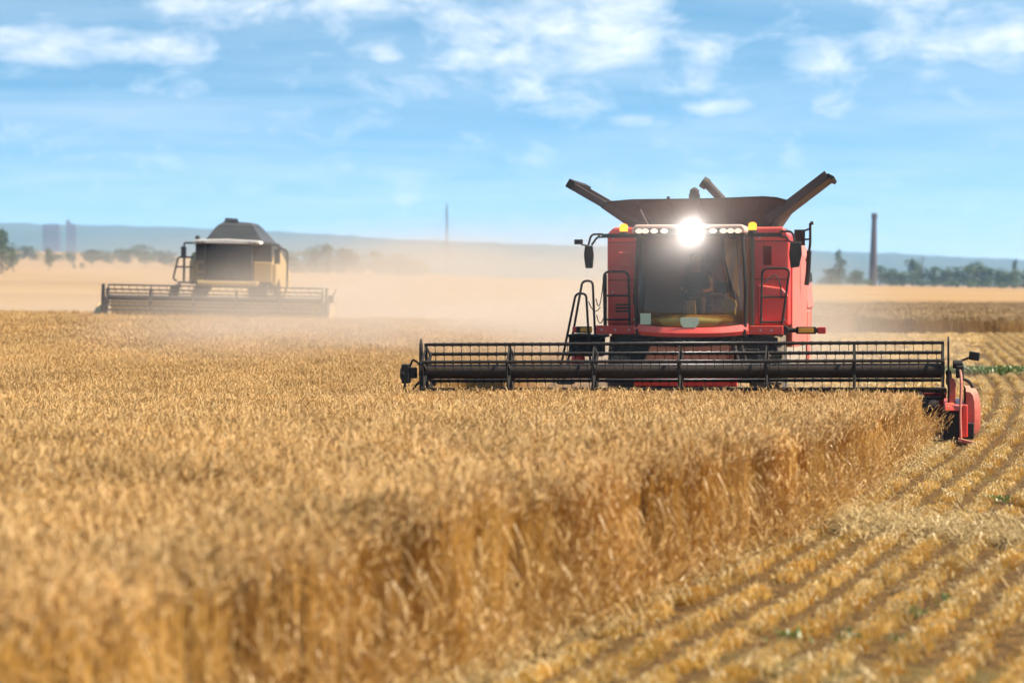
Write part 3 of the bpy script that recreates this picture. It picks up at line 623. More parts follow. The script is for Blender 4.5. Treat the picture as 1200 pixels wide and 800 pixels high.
for yy0, yy1, sc0, sc1 in ((-0.28, -0.12, 0.55, 0.96), (-0.12, 0.9, 0.96, 1.0), (0.9, 1.12, 1.0, 0.75)):
    A = [(HR + 0.22 + p[0] * sc0, yy0, 0.48 + (p[1] - 0.48) * (0.7 + 0.3 * sc0)) for p in prof]; B = [(HR + 0.22 + p[0] * sc1, yy1, 0.48 + (p[1] - 0.48) * (0.7 + 0.3 * sc1)) for p in prof]
    n = len(prof); m.add(A + B, [(i, i + 1, i + 1 + n, i + n) for i in range(n - 1)] + ([tuple(range(n))] if yy0 < -0.2 else []) + ([tuple(range(n, 2 * n))] if yy1 > 1 else []))
m.build('side_cover', M_shield, hdr, smooth=True)
m = MB(); m.tube(rpath([(HR + 0.13, -0.62, 0.05), (HR + 0.12, -0.50, 0.45), (HR + 0.15, -0.30, 1.05), (HR + 0.12, 0.0, 1.22)], 0.2), 0.022, 8); m.box((HR + 0.20, -0.60, 0.05), (0.24, 0.2, 0.045), rot=(0, 0.25, 0)); m.build('divider_rod', M_shield, hdr, smooth=False)
m = MB(); m.prism([(-0.43, 0.05), (-0.43, 0.50), (-0.1, 0.54), (0.9, 0.55), (0.9, 0.05)], 'X', HR - 0.14, HR + 0.11); m.box((HR + 0.22, -0.36, 0.2), (0.24, 0.12, 0.26)); m.build('drive_housing', M_blackp, hdr, bevel=0.02)
m = MB(); m.prism([(HR - 0.05, 0.60), (HR + 0.06, 0.60), (HR + 0.07, 0.95), (HR + 0.03, 1.03), (HR - 0.03, 1.03), (HR - 0.06, 0.95)], 'Y', -0.10, -0.04); m.build('arm_guard', M_shield, hdr, bevel=0.015)
m = MB(); m.box((HR + 0.13, -0.05, 1.13), (0.13, 0.16, 0.2)); m.box((HR + 0.14, -0.15, 1.10), (0.09, 0.05, 0.11)); m.lathe([(-0.08, 0.07), (0.08, 0.07)], (HR + 0.10, 0.0, 1.25), 'X', 14); m.build('gear_box', M_blackp, hdr, bevel=0.02)
m = MB(); m.tube(rpath([(HR + 0.14, 0.05, 1.2), (HR + 0.14, 0.05, 1.3), (HR + 0.30, 0.05, 1.36)], 0.08), 0.018, 8); st = m.build('lamp_stalk', M_blackp, hdr, smooth=True)
m = MB(); m.box((HR + 0.36, 0.05, 1.38), (0.17, 0.10, 0.14), rot=(0, 0.15, 0)); m.build('work_lamp', M_blackp, hdr, bevel=0.02)
m = MB(); m.tube(rpath([(HR + 0.14, 0.1, 1.02), (HR + 0.28, 0.12, 0.98), (HR + 0.34, 0.14, 0.86)], 0.08), 0.026, 8); m.build('hose', M_blackp, hdr, smooth=True)

# --- feeder house
m = MB(); m.prism([(1.2, 0.30), (1.2, 1.00), (4.6, 1.70), (4.6, 0.95)], 'X', -0.72, 0.72); fh = m.build('feeder_house', M_dark, red, bevel=0.03); fq = MB(); fq.box((0.12, 1.17, 0.95), (1.75, 0.05, 0.20)); fq.build('feeder_frame', M_red, red, bevel=0.015)
m = MB()
for x in (-0.5, 0.0, 0.5): m.tube([(x, 1.21, 0.9), (x, 4.5, 1.60)], 0.03, 6)
m.build('feeder_rib', M_blackp, fh)
# --- chassis and dark machinery under the deck
m = MB(); m.box((0, 6.2, 1.25), (1.9, 3.2, 0.8)); m.box((0, 4.75, 1.45), (3.0, 0.35, 0.30)); m.box((-1.0, 4.6, 1.15), (0.35, 0.3, 0.5)); m.box((1.0, 4.6, 1.15), (0.35, 0.3, 0.5)); m.tube([(-1.4, 5.4, 0.9), (1.4, 5.4, 0.9)], 0.16, 12); m.box((0, 9.0, 1.0), (1.2, 1.2, 0.5)); m.build('chassis', M_blackp, red, bevel=0.02)
for x in (-1.30, 1.30): wheel(red, (x, 5.4, 0.90), 0.92, 0.62, 0.45)
for x in (-1.25, 1.25): wheel(red, (x, 9.3, 0.62), 0.63, 0.42, 0.32, 18)
# deck
m = MB(); m.box((-0.10, 4.55, 1.735), (3.42, 0.10, 0.16)); m.box((-0.13, 4.9, 1.76), (3.35, 0.62, 0.07)); dk = m.build('deck', M_red, red, bevel=0.012)
for x in (-1.7, -1.45, -1.2, 1.2, 1.4): m = MB(); m.lathe([(-0.012, 0.02), (0.0, 0.02)], (x, 4.49, 1.735), 'Y', 10); m.build('bolt', M_steel, dk)
m = MB(); m.box((-2.03, 4.5, 1.735), (0.29, 0.06, 0.12)); lm = m.build('marker_light', M_blackp, red, bevel=0.01)
m = MB(); m.box((-1.98, 4.462, 1.735), (0.22, 0.02, 0.075)); m.build('amber_lens', M_amberoff, lm, bevel=0.005)
m = MB(); m.box((-2.2, 4.47, 1.735), (0.07, 0.07, 0.11)); m.build('red_lens', M_redlens, lm, bevel=0.01)
m = MB(); m.tube([(1.55, 4.62, 1.735), (2.3, 4.55, 1.735)], 0.045, 10); m.box((2.02, 4.52, 1.735), (0.36, 0.08, 0.13)); m.lathe([(-0.06, 0.09), (0.06, 0.09)], (1.62, 4.6, 1.735), 'Y', 16); lm = m.build('marker_light', M_blackp, red, bevel=0.01)
m = MB(); m.box((2.02, 4.47, 1.735), (0.27, 0.02, 0.08)); m.build('amber_lens', M_amberoff, lm, bevel=0.005)
m = MB(); m.box((2.30, 4.53, 1.735), (0.15, 0.08, 0.12)); m.build('red_lens', M_redlens, lm, bevel=0.01)

# --- body: front walls either side of the cab, side covers
m = MB()
m.prism([(-1.66, 1.80), (1.70, 1.80), (1.70, 3.46), (1.58, 3.62), (-1.54, 3.62), (-1.66, 3.50)], 'Y', 5.0, 7.6)
bd = m.build('body', M_red, red, bevel=0.045)
for s, xa, xb in ((-1, -1.64, -1.10), (1, 1.12, 1.69)):
    q = [(xa + 0.05, 1.84), (xb - 0.02, 1.84), (xb, 1.95), (xb, 2.36), (xb - 0.12, 2.50), (xa + 0.02, 2.56), (xa, 2.4), (xa, 1.95)]
    m = MB(); m.prism(q, 'Y', 4.94, 5.01); m.build('access_panel', M_red, bd, bevel=0.03)
for zz, xa, xb in ((2.64, -1.65, -1.06), (3.34, -1.65, -1.06), (2.66, 1.02, 1.69), (3.36, 1.02, 1.69)):
    m = MB(); m.box(((xa + xb) / 2, 4.998, zz), (xb - xa - 0.04, 0.012, 0.014)); m.build('panel_seam', M_blackp, bd)
for xx, zz in ((-1.55, 1.92), (-1.15, 1.92), (-1.55, 2.42), (1.20, 1.92), (1.60, 1.92), (1.60, 2.42), (-1.55, 3.42), (-1.12, 3.42), (1.15, 3.42), (1.62, 3.42)):
    m = MB(); m.lathe([(-0.014, 0.016), (0.0, 0.02)], (xx, 4.985 if zz > 2.6 else 4.935, zz), 'Y', 10); m.build('bolt', M_steel, bd)
m = MB(); m.tube(rpath([(-1.15, 4.93, 2.2), (-1.15, 4.88, 2.2), (-1.15, 4.88, 2.4), (-1.15, 4.93, 2.4)], 0.03), 0.014, 6); m.build('grab_handle', M_blackp, bd)
m = MB(); m.tube(rpath([(0.75, 4.4, 1.62), (0.8, 3.6, 1.45), (0.95, 2.4, 1.2), (1.3, 1.4, 0.95)], 0.4), 0.025, 8); m.tube(rpath([(0.85, 4.4, 1.60), (0.95, 3.5, 1.38), (1.1, 2.4, 1.15), (1.5, 1.4, 0.92)], 0.4), 0.020, 8); m.build('hydraulic_hose', M_blackp, red, smooth=True)
m = MB(); m.box((-1.33, 4.985, 3.02), (0.22, 0.04, 0.28)); m.build('vent_cover', M_red, bd, bevel=0.012)
m = MB()
for k in range(3): m = MB(); m.box((-1.36, 4.93, 2.07 + k * 0.06), (0.28, 0.04, 0.030)); m.build('vent_slat', M_blackp, bd, bevel=0.008)
m = MB(); m.box((1.30, 4.985, 3.10), (0.16, 0.04, 0.36)); m.build('hatch', M_redd, bd, bevel=0.012)
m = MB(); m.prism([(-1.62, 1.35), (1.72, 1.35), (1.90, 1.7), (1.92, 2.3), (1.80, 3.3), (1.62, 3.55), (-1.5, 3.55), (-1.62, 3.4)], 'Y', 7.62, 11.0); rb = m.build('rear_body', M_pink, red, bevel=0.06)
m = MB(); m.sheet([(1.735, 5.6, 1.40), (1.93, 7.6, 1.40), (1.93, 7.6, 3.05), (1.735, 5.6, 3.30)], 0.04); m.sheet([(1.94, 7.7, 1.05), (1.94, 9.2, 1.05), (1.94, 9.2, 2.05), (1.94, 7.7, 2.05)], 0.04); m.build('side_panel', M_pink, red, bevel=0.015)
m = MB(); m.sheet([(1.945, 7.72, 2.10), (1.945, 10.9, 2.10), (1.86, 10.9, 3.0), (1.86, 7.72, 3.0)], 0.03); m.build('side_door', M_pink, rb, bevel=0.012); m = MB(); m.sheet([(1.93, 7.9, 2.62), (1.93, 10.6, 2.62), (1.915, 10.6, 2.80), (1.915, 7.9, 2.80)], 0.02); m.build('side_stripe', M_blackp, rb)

# --- cab
m = MB()
for x, dxt in ((-0.97, 0.0), (0.97, -0.02)):
    m.tube([(x * 1.0, 3.72, 1.80), (x * 1.02, 3.62, 2.5), (x * 0.97 + dxt, 3.72, 3.48)], 0.035, 8)
    m.tube([(x * 1.05, 4.9, 1.80), (x * 1.05, 4.9, 3.5)], 0.05, 8)
m.box((0, 4.3, 1.72), (1.98, 1.30, 0.10)); m.tube([(-0.97, 3.70, 3.46), (0.95, 3.70, 3.46)], 0.035, 8)
cab = m.build('cab', M_blackp, red, bevel=0.01)
m = MB(); m.box((0, 5.0, 2.65), (1.95, 0.05, 1.7)); m.build('rear_wall', M_inter, cab)
m = MB()           # red chin under the windscreen
ch = []
for i in range(13):
    x = -1.02 + 2.04 * i / 12; y = 3.42 + 0.30 * (abs(x) / 1.02) ** 2.2; dz = 0.045 * (abs(x) / 1.02) ** 3; ch.append((x, y, dz))
V_ = []
for (x, y, dz) in ch: V_ += [(x, y, 1.63 + dz), (x, y - 0.03, 1.70 + dz), (x, y + 0.02, 1.80 + dz * 1.6), (x, y + 0.18, 1.80 + dz), (x, y + 0.18, 1.63 + dz)]
m.add(V_, [(i * 5 + j, (i + 1) * 5 + j, (i + 1) * 5 + (j + 1) % 5, i * 5 + (j + 1) % 5) for i in range(12) for j in range(5)] + [tuple(range(5)), tuple(range(60, 65))]); m.build('chin', M_red, cab, smooth=True)
# windscreen, curved in plan
def screen(x0, x1, z0, z1, y0, bow, n=14, tz_=0.0, inset=0.0, th=0.008, rows=6):
    m = MB(); A = []
    for r in range(rows + 1):
        z = z0 + (z1 - z0) * r / rows
        sq = 1.0 - inset * r / rows
        for i in range(n + 1):
            u_ = -1 + 2 * i / n; x = (x0 + x1) / 2 + (x1 - x0) / 2 * u_ * sq; A.append((x, y0 + bow * abs(u_) ** 2.2 + tz_ * r / rows + 0.05 * ((r / rows - 0.4) ** 2), z + 0.05 * (abs(u_) ** 3) * (1 - r / rows)))
    n1_ = n + 1; m.add(A, [(r * n1_ + i, r * n1_ + i + 1, (r + 1) * n1_ + i + 1, (r + 1) * n1_ + i) for r in range(rows) for i in range(n)]); return m
o = screen(-0.95, 0.93, 1.80, 3.44, 3.46, 0.24, tz_=0.06, inset=0.03).build('windscreen', M_glass, cab, smooth=True, recalc=False)
sd = o.modifiers.new('thickness', 'SOLIDIFY'); sd.thickness = 0.008
for x, s in ((-1.0, -1), (1.0, 1)):
    m = MB(); m.sheet([(x, 3.78, 1.82), (x * 1.04, 4.86, 1.82), (x * 1.02, 4.86, 3.44), (x * 0.97, 3.78, 3.44)] if s > 0 else [(x * 1.04, 4.86, 1.82), (x, 3.78, 1.82), (x * 0.97, 3.78, 3.44), (x * 1.02, 4.86, 3.44)], 0.008); m.build('side_window', M_glass, cab)
m = MB(); m.prism([(-1.03, 3.47), (0.97, 3.47), (0.99, 3.55), (0.93, 3.63), (-0.97, 3.63), (-1.04, 3.55)], 'Y', 3.42, 5.0); roof = m.build('roof', M_roof, cab, bevel=0.035)
m = MB(); m.box((-0.03, 3.415, 3.515), (1.9, 0.04, 0.10)); m.build('light_bar', M_blackp, roof, bevel=0.012)
def lamp_cluster(xs_, y, z, rx, rz, mt, par, nm='work_light'):
    for x in xs_:
        m = MB(); pr = [(0.0, 1.0), (-0.012, 0.9), (-0.02, 0.5), (-0.022, 0.05)]; n = 20; b = 0
        V_ = [];
        for (t, s_) in pr:
            for k in range(n):
                a = 2 * math.pi * k / n; V_.append((x + math.cos(a) * rx * s_, y + t, z + math.sin(a) * rz * s_))
        m.add(V_, [(i * n + k, i * n + (k + 1) % n, (i + 1) * n + (k + 1) % n, (i + 1) * n + k) for i in range(3) for k in range(n)] + [tuple(range(3 * n, 4 * n))]); m.build(nm, mt, par, smooth=True)
lamp_cluster((-0.90, -0.79, -0.63, -0.45, 0.42, 0.60, 0.73, 0.86), 3.39, 3.515, 0.068, 0.045, M_lens, roof)
lamp_cluster((0.06,), 3.385, 3.515, 0.12, 0.06, M_lamp, roof, 'bright_lamp')
# wiper, white reflecting strip on the right pillar
m = MB(); m.tube([(0.55, 3.44, 3.40), (0.74, 3.55, 2.35)], 0.014, 6); m.tube([(0.62, 3.43, 3.0), (0.80, 3.58, 2.3)], 0.02, 6); m.build('wiper', M_blackp, cab)
m = MB(); m.sheet([(0.66, 3.66, 2.60), (0.86, 3.74, 2.35), (0.80, 3.74, 3.38), (0.60, 3.66, 3.38)], 0.01); m.build('sun_blind', M_white, cab)
# inside the cab
m = MB(); m.box((0.05, 4.62, 2.12), (0.55, 0.5, 0.16)); m.box((0.05, 4.86, 2.55), (0.52, 0.14, 0.80)); m.box((0.05, 4.87, 3.05), (0.30, 0.12, 0.2)); m.box((0.05, 4.65, 1.93), (0.35, 0.4, 0.25)); seat = m.build('seat', M_seat, cab, bevel=0.05)
m = MB(); m.box((-0.28, 4.55, 2.38), (0.09, 0.42, 0.07)); m.build('armrest', M_inter, seat, bevel=0.02); m = MB(); m.box((0.42, 4.45, 2.36), (0.24, 0.52, 0.09)); m.build('armrest', M_inter, seat, bevel=0.02)
m = MB(); m.prism([(-0.10, 1.78), (0.10, 1.78), (0.06, 2.30), (-0.06, 2.30)], 'Y', 3.86, 3.96); m.build('steering_column', M_green, cab, bevel=0.02)
m = MB(); m.tube([(math.cos(a) * 0.19, 4.02 + math.sin(a) * 0.15, 2.40 + math.sin(a) * 0.11) for a in np.linspace(0, 2 * math.pi, 25)[:-1]], 0.016, 8, closed=True); m.tube([(-0.18, 4.02, 2.40), (0, 4.0, 2.36), (0.18, 4.02, 2.40)], 0.014, 6); m.build('steering_wheel', M_blackp, cab, smooth=True)
o = screen(-0.90, 0.88, 1.82, 2.03, 3.455, 0.24, tz_=0.008, rows=2).build('painted_reflection', M_ochre, cab, smooth=True, recalc=False); sd = o.modifiers.new('thickness', 'SOLIDIFY'); sd.thickness = 0.004; sd.offset = -1  # wheat reflected in the windscreen, painted as an ochre strip
m = MB(); m.box((-0.80, 3.585, 1.95), (0.19, 0.012, 0.20)); m.build('notice', M_green, cab)
m = MB(); m.prism([(-0.16, 1.98), (0.16, 1.98), (0.165, 1.88), (0.11, 1.80), (-0.11, 1.80), (-0.165, 1.88)], 'Y', 3.425, 3.438); m.build('plate', M_green, cab)
m = MB(); m.box((0.70, 3.75, 2.10), (0.2, 0.08, 0.42)); m.lathe([(-0.05, 0.14), (0.03, 0.14)], (0.68, 3.76, 2.2), 'Y', 16); m.build('rolled_cloth', M_hivis, cab, bevel=0.03)
m = MB(); m.box((0.55, 4.2, 2.52), (0.26, 0.05, 0.20)); m.tube([(0.55, 4.22, 2.2), (0.55, 4.22, 2.45)], 0.02, 6); m.build('monitor', M_blackp, cab, bevel=0.015)

# --- grain tank
m = MB(); fy, by_ = 5.30, 9.0
T0 = [(-1.22, fy + 0.1, 3.60), (1.30, fy + 0.1, 3.60), (1.30, by_ - 0.1, 3.60), (-1.22, by_ - 0.1, 3.60)]
zt = [(-1.78, 4.0), (-1.66, 4.09), (-1.2, 4.125), (-0.4, 4.13), (0.4, 4.14), (1.2, 4.17), (1.46, 4.15), (1.64, 4.10)]
V_ = []; 
for (x, z) in zt: V_.append((x, fy - 0.22, z))
nb = len(V_); xb_ = np.linspace(-1.22, 1.30, nb)
for x in xb_: V_.append((x, fy + 0.08, 3.60))
fs = [(i, i + 1, nb + i + 1, nb + i) for i in range(nb - 1)]
m.add(V_, fs)
m.add([(-1.66, by_ + 0.15, 4.05), (1.6, by_ + 0.15, 4.05), (1.30, by_, 3.6), (-1.22, by_, 3.6)], [(0, 1, 2, 3)])
m.add([(-1.78, fy - 0.2, 4.0), (-1.66, by_ + 0.15, 4.05), (-1.22, by_, 3.6), (-1.22, fy + 0.08, 3.6)], [(0, 1, 2, 3)]); m.add([(1.64, fy - 0.2, 4.10), (1.6, by_ + 0.15, 4.05), (1.30, by_, 3.6), (1.30, fy + 0.08, 3.6)], [(0, 1, 2, 3)])
m.add(T0, [(0, 1, 2, 3)])
tk = m.build('grain_tank', M_tank, red, recalc=True); sdm = tk.modifiers.new('thickness', 'SOLIDIFY'); sdm.thickness = 0.03; sdm.offset = 0
def wing(pa, pb, y0, y1, th):
    m = MB(); a, b = Vector((pa[0], 0, pa[1])), Vector((pb[0], 0, pb[1])); d = (b - a).normalized(); nn = Vector((-d.z, 0, d.x)) * th * (1 if d.x > 0 else -1)
    # the flap with a turned-up lip along each of its ends
    for (ya, yb_, off) in ((y0, y0 + 0.04, 0.085), (y1 - 0.04, y1, 0.085), (y0 + 0.04, y1 - 0.04, 0.0)):
        q = [a, b, b + nn * (1 + off / th), a + nn * (1 + off / th)]
        m.prism([(p.x, p.z) for p in q], 'Y', ya, yb_)
    t = MB(); e = b - d * 0.09; q = [e, b + d * 0.05, b + d * 0.05 + nn * 3.4, e + nn * 3.4]; t.prism([(p.x, p.z) for p in q], 'Y', y0 - 0.02, y1 + 0.02)
    return m, t
m, t = wing((-1.62, 3.90), (-2.42, 4.36), fy - 0.18, 7.4, 0.05); w_ = m.build('tank_flap', M_tank, tk, bevel=0.008); t.build('flap_edge', M_blackp, w_, bevel=0.008)
w_ = tk
m, t = wing((1.32, 3.68), (2.42, 4.52), fy - 0.18, 7.4, 0.07); w2 = m.build('tank_flap', M_tank, tk, bevel=0.008)
m2 = MB(); m2.prism([(2.38, 4.60), (2.50, 4.54), (2.46, 4.48), (2.36, 4.52)], 'Y', fy - 0.22, 7.45); m2.build('flap_edge', M_blackp, tk, bevel=0.008)
m = MB(); m.tube([(-0.92, fy - 0.03, 3.66), (-1.05, fy - 0.2, 3.95)], 0.014, 6); m.build('tank_stay', M_steel, tk)
for xb, xt, zt_ in ((-0.80, -1.12, 4.10), (-0.36, -0.52, 4.11), (0.06, 0.02, 4.12), (0.48, 0.58, 4.13), (0.90, 1.14, 4.14)):
    m = MB(); m.tube([(xb, fy + 0.05, 3.63), (xt, fy - 0.225, zt_)], 0.016, 6); m.build('tank_rib', M_tank, tk)
m = MB(); m.tube([(x, fy - 0.225, z) for (x, z) in zt], 0.018, 6); m.build('tank_rim', M_blackp, tk)
m = MB(); m.tube([(0.45, 6.6, 4.06), (0.05, 6.5, 4.50)], 0.085, 14); m.tube([(0.08, 6.5, 4.45), (-0.02, 6.5, 4.52)], 0.115, 14); m.tube([(0.30, 6.45, 4.25), (0.55, 6.5, 4.0)], 0.04, 8); m.box((-0.16, 6.4, 4.21), (0.2, 0.2, 0.14)); m.lathe([(0, 0.09), (0.08, 0.09), (0.13, 0.03)], (-0.16, 6.4, 4.27), 'Z', 14); m.box((-0.25, 6.4, 4.15), (0.5, 0.3, 0.07)); m.build('loading_auger', M_tube, tk, bevel=0.008)
m = MB(); m.tube([(-0.62, 6.0, 4.05), (-0.62, 6.0, 4.22)], 0.03, 8); m.build('sensor', M_blackp, tk)

# --- mirrors, beacons
def beacon(x, y, z):
    m = MB(); m.lathe([(-0.05, 0.085), (0.0, 0.085), (0.01, 0.06)], (x, y, z), 'Z', 18); b = m.build('beacon', M_blackp, red, smooth=True)
    m = MB(); m.lathe([(0.012, 0.075), (0.10, 0.075), (0.135, 0.06), (0.15, 0.02)], (x, y, z), 'Z', 18); m.build('amber_dome', M_amber, b, smooth=True)
beacon(-1.28, 4.35, 3.52); beacon(1.06, 4.35, 3.54)
m = MB(); m.box((-1.34, 4.35, 3.45), (0.68, 0.06, 0.075)); m.tube(rpath([(-1.66, 4.35, 3.48), (-1.87, 4.3, 3.48), (-1.92, 4.28, 3.28)], 0.08), 0.02, 8); m.tube(rpath([(-1.66, 4.35, 3.43), (-1.76, 4.3, 3.43), (-1.86, 4.28, 3.28)], 0.06), 0.02, 8); m.box((-1.73, 4.32, 3.455), (0.03, 0.04, 0.07)); ma = m.build('mirror_arm', M_blackp, red, smooth=False)
m = MB(); m.prism([(-1.98, 3.27), (-1.84, 3.27), (-1.82, 3.10), (-1.84, 2.86), (-1.97, 2.86), (-2.0, 3.10)], 'Y', 4.24, 4.31); mi_ = m.build('mirror', M_blackp, ma, bevel=0.015)
m = MB(); m.box((-2.10, 4.28, 3.34), (0.15, 0.10, 0.09)); m.tube([(-2.05, 4.28, 3.29), (-1.92, 4.28, 3.27)], 0.016, 6); m.build('work_lamp', M_blackp, ma, bevel=0.012)
m = MB(); m.box((1.28, 4.35, 3.46), (0.62, 0.06, 0.075)); m.tube(rpath([(1.55, 4.35, 3.52), (1.78, 4.3, 3.52), (1.82, 4.28, 3.33)], 0.08), 0.02, 8); m.tube(rpath([(1.55, 4.35, 3.43), (1.66, 4.3, 3.43), (1.74, 4.28, 3.32), (1.95, 4.28, 3.32)], 0.06), 0.02, 8); ma = m.build('mirror_arm', M_blackp, red)
m = MB(); m.prism([(1.74, 3.32), (1.94, 3.32), (1.95, 3.1), (1.90, 2.88), (1.75, 2.86), (1.72, 3.1)], 'Y', 4.24, 4.31); m.build('mirror', M_blackp, ma, bevel=0.015)
m = MB(); m.tube(rpath([(1.95, 6.6, 3.0), (2.02, 6.55, 3.3), (2.02, 6.5, 3.72)], 0.1), 0.025, 8); m.tube([(1.7, 6.6, 3.50), (2.02, 6.55, 3.62)], 0.02, 6); m.tube([(1.72, 6.6, 3.40), (2.02, 6.55, 3.42)], 0.02, 6); m.box((1.82, 6.6, 3.45), (0.2, 0.12, 0.3)); m.lathe([(-0.03, 0.035), (0.03, 0.035)], (2.05, 6.5, 3.72), 'X', 10); m.tube(rpath([(2.0, 6.55, 3.2), (1.98, 6.6, 2.8), (1.95, 6.6, 2.55)], 0.1), 0.045, 8); m.build('rear_rail', M_blackp, red)
# --- railings and ladder
m = MB(); m.tube(rpath([(-1.66, 4.62, 1.80), (-1.68, 4.62, 2.80), (-1.22, 4.62, 2.80), (-1.20, 4.62, 1.80)], 0.12), 0.022, 8); m.tube([(-1.67, 4.62, 2.36), (-1.21, 4.62, 2.36)], 0.018, 8); m.tube([(-1.66, 4.64, 1.92), (-1.2, 4.64, 1.92)], 0.018, 8); m.tube([(-1.655, 4.66, 1.80), (-1.655, 4.66, 2.75)], 0.032, 8); m.build('handrail', M_blackp, red, smooth=True)
m = MB(); m.tube(rpath([(1.20, 4.62, 1.84), (1.22, 4.62, 2.86), (1.72, 4.62, 2.86), (1.58, 4.62, 1.84)], 0.12), 0.022, 8); m.tube([(1.20, 4.62, 2.34), (1.64, 4.62, 2.34)], 0.018, 8); m.tube([(1.20, 4.62, 1.88), (1.58, 4.62, 1.88)], 0.022, 8); m.tube(rpath([(1.25, 4.7, 2.6), (1.45, 4.8, 2.76), (1.54, 4.8, 2.6), (1.56, 4.8, 2.3)], 0.1), 0.014, 6); m.build('handrail', M_blackp, red, smooth=True)
for yy, xa, zt_ in ((4.35, -2.14, 2.40), (4.75, -2.07, 2.63)):
    m = MB(); m.tube(rpath([(xa - 0.36, yy, 0.75), (xa - 0.02, yy, zt_), (xa + 0.17, yy, zt_), (xa + 0.27 - 0.06, yy, 1.75), (xa + 0.27, yy, 0.8)], 0.14), 0.022, 8); lad = m.build('ladder', M_blackp, red, smooth=True)
m = MB()
for k in range(4):
    m = MB(); m.box((-2.36 + 0.10 * k, 4.55, 0.75 + 0.30 * k), (0.26, 0.42, 0.03)); m.build('step', M_blackp, lad, bevel=0.005)
m = MB()
for (p0, p1, sag) in (((-1.93, 4.4, 2.25), (-1.74, 4.6, 2.15), 0.12), ((-1.83, 4.7, 2.3), (-1.68, 4.6, 2.7), 0.3), ((-1.82, 4.7, 2.0), (-1.68, 4.6, 1.95), 0.12)):
    a_, b_ = Vector(p0), Vector(p1); m.tube([a_.lerp(b_, i / 10) - Vector((0, 0, sag * 4 * (i / 10) * (1 - i / 10))) for i in range(11)], 0.010, 5)
m.build('chain', M_blackp, red)
# tool box and reflector under the ladder
m = MB(); m.box((-2.02, 4.9, 1.42), (0.62, 0.5, 0.36)); m.box((-1.98, 4.7, 1.62), (0.75, 0.5, 0.05)); m.build('tool_box', M_blackp, red, bevel=0.02)
m = MB(); m.lathe([(-0.05, 0.11), (0.0, 0.13), (0.30, 0.13), (0.36, 0.06)], (-2.15, 4.6, 0.92), 'Z', 16); m.build('fire_extinguisher', M_red, red, smooth=True)

# spot added just ahead of the bright lamp to imitate its lens flare
ld = bpy.data.lights.new('flare_spot', 'SPOT'); ld.energy = 650; ld.spot_size = R(150); ld.spot_blend = 0.9; ld.color = (1.0, 0.94, 0.88); ld.shadow_soft_size = 0.06
lo = bpy.data.objects.new('flare_spot', ld); COL.objects.link(lo); lo.parent = red; lo.location = (0.06, 3.22, 3.50); lo.rotation_euler = (R(-98), 0, 0)

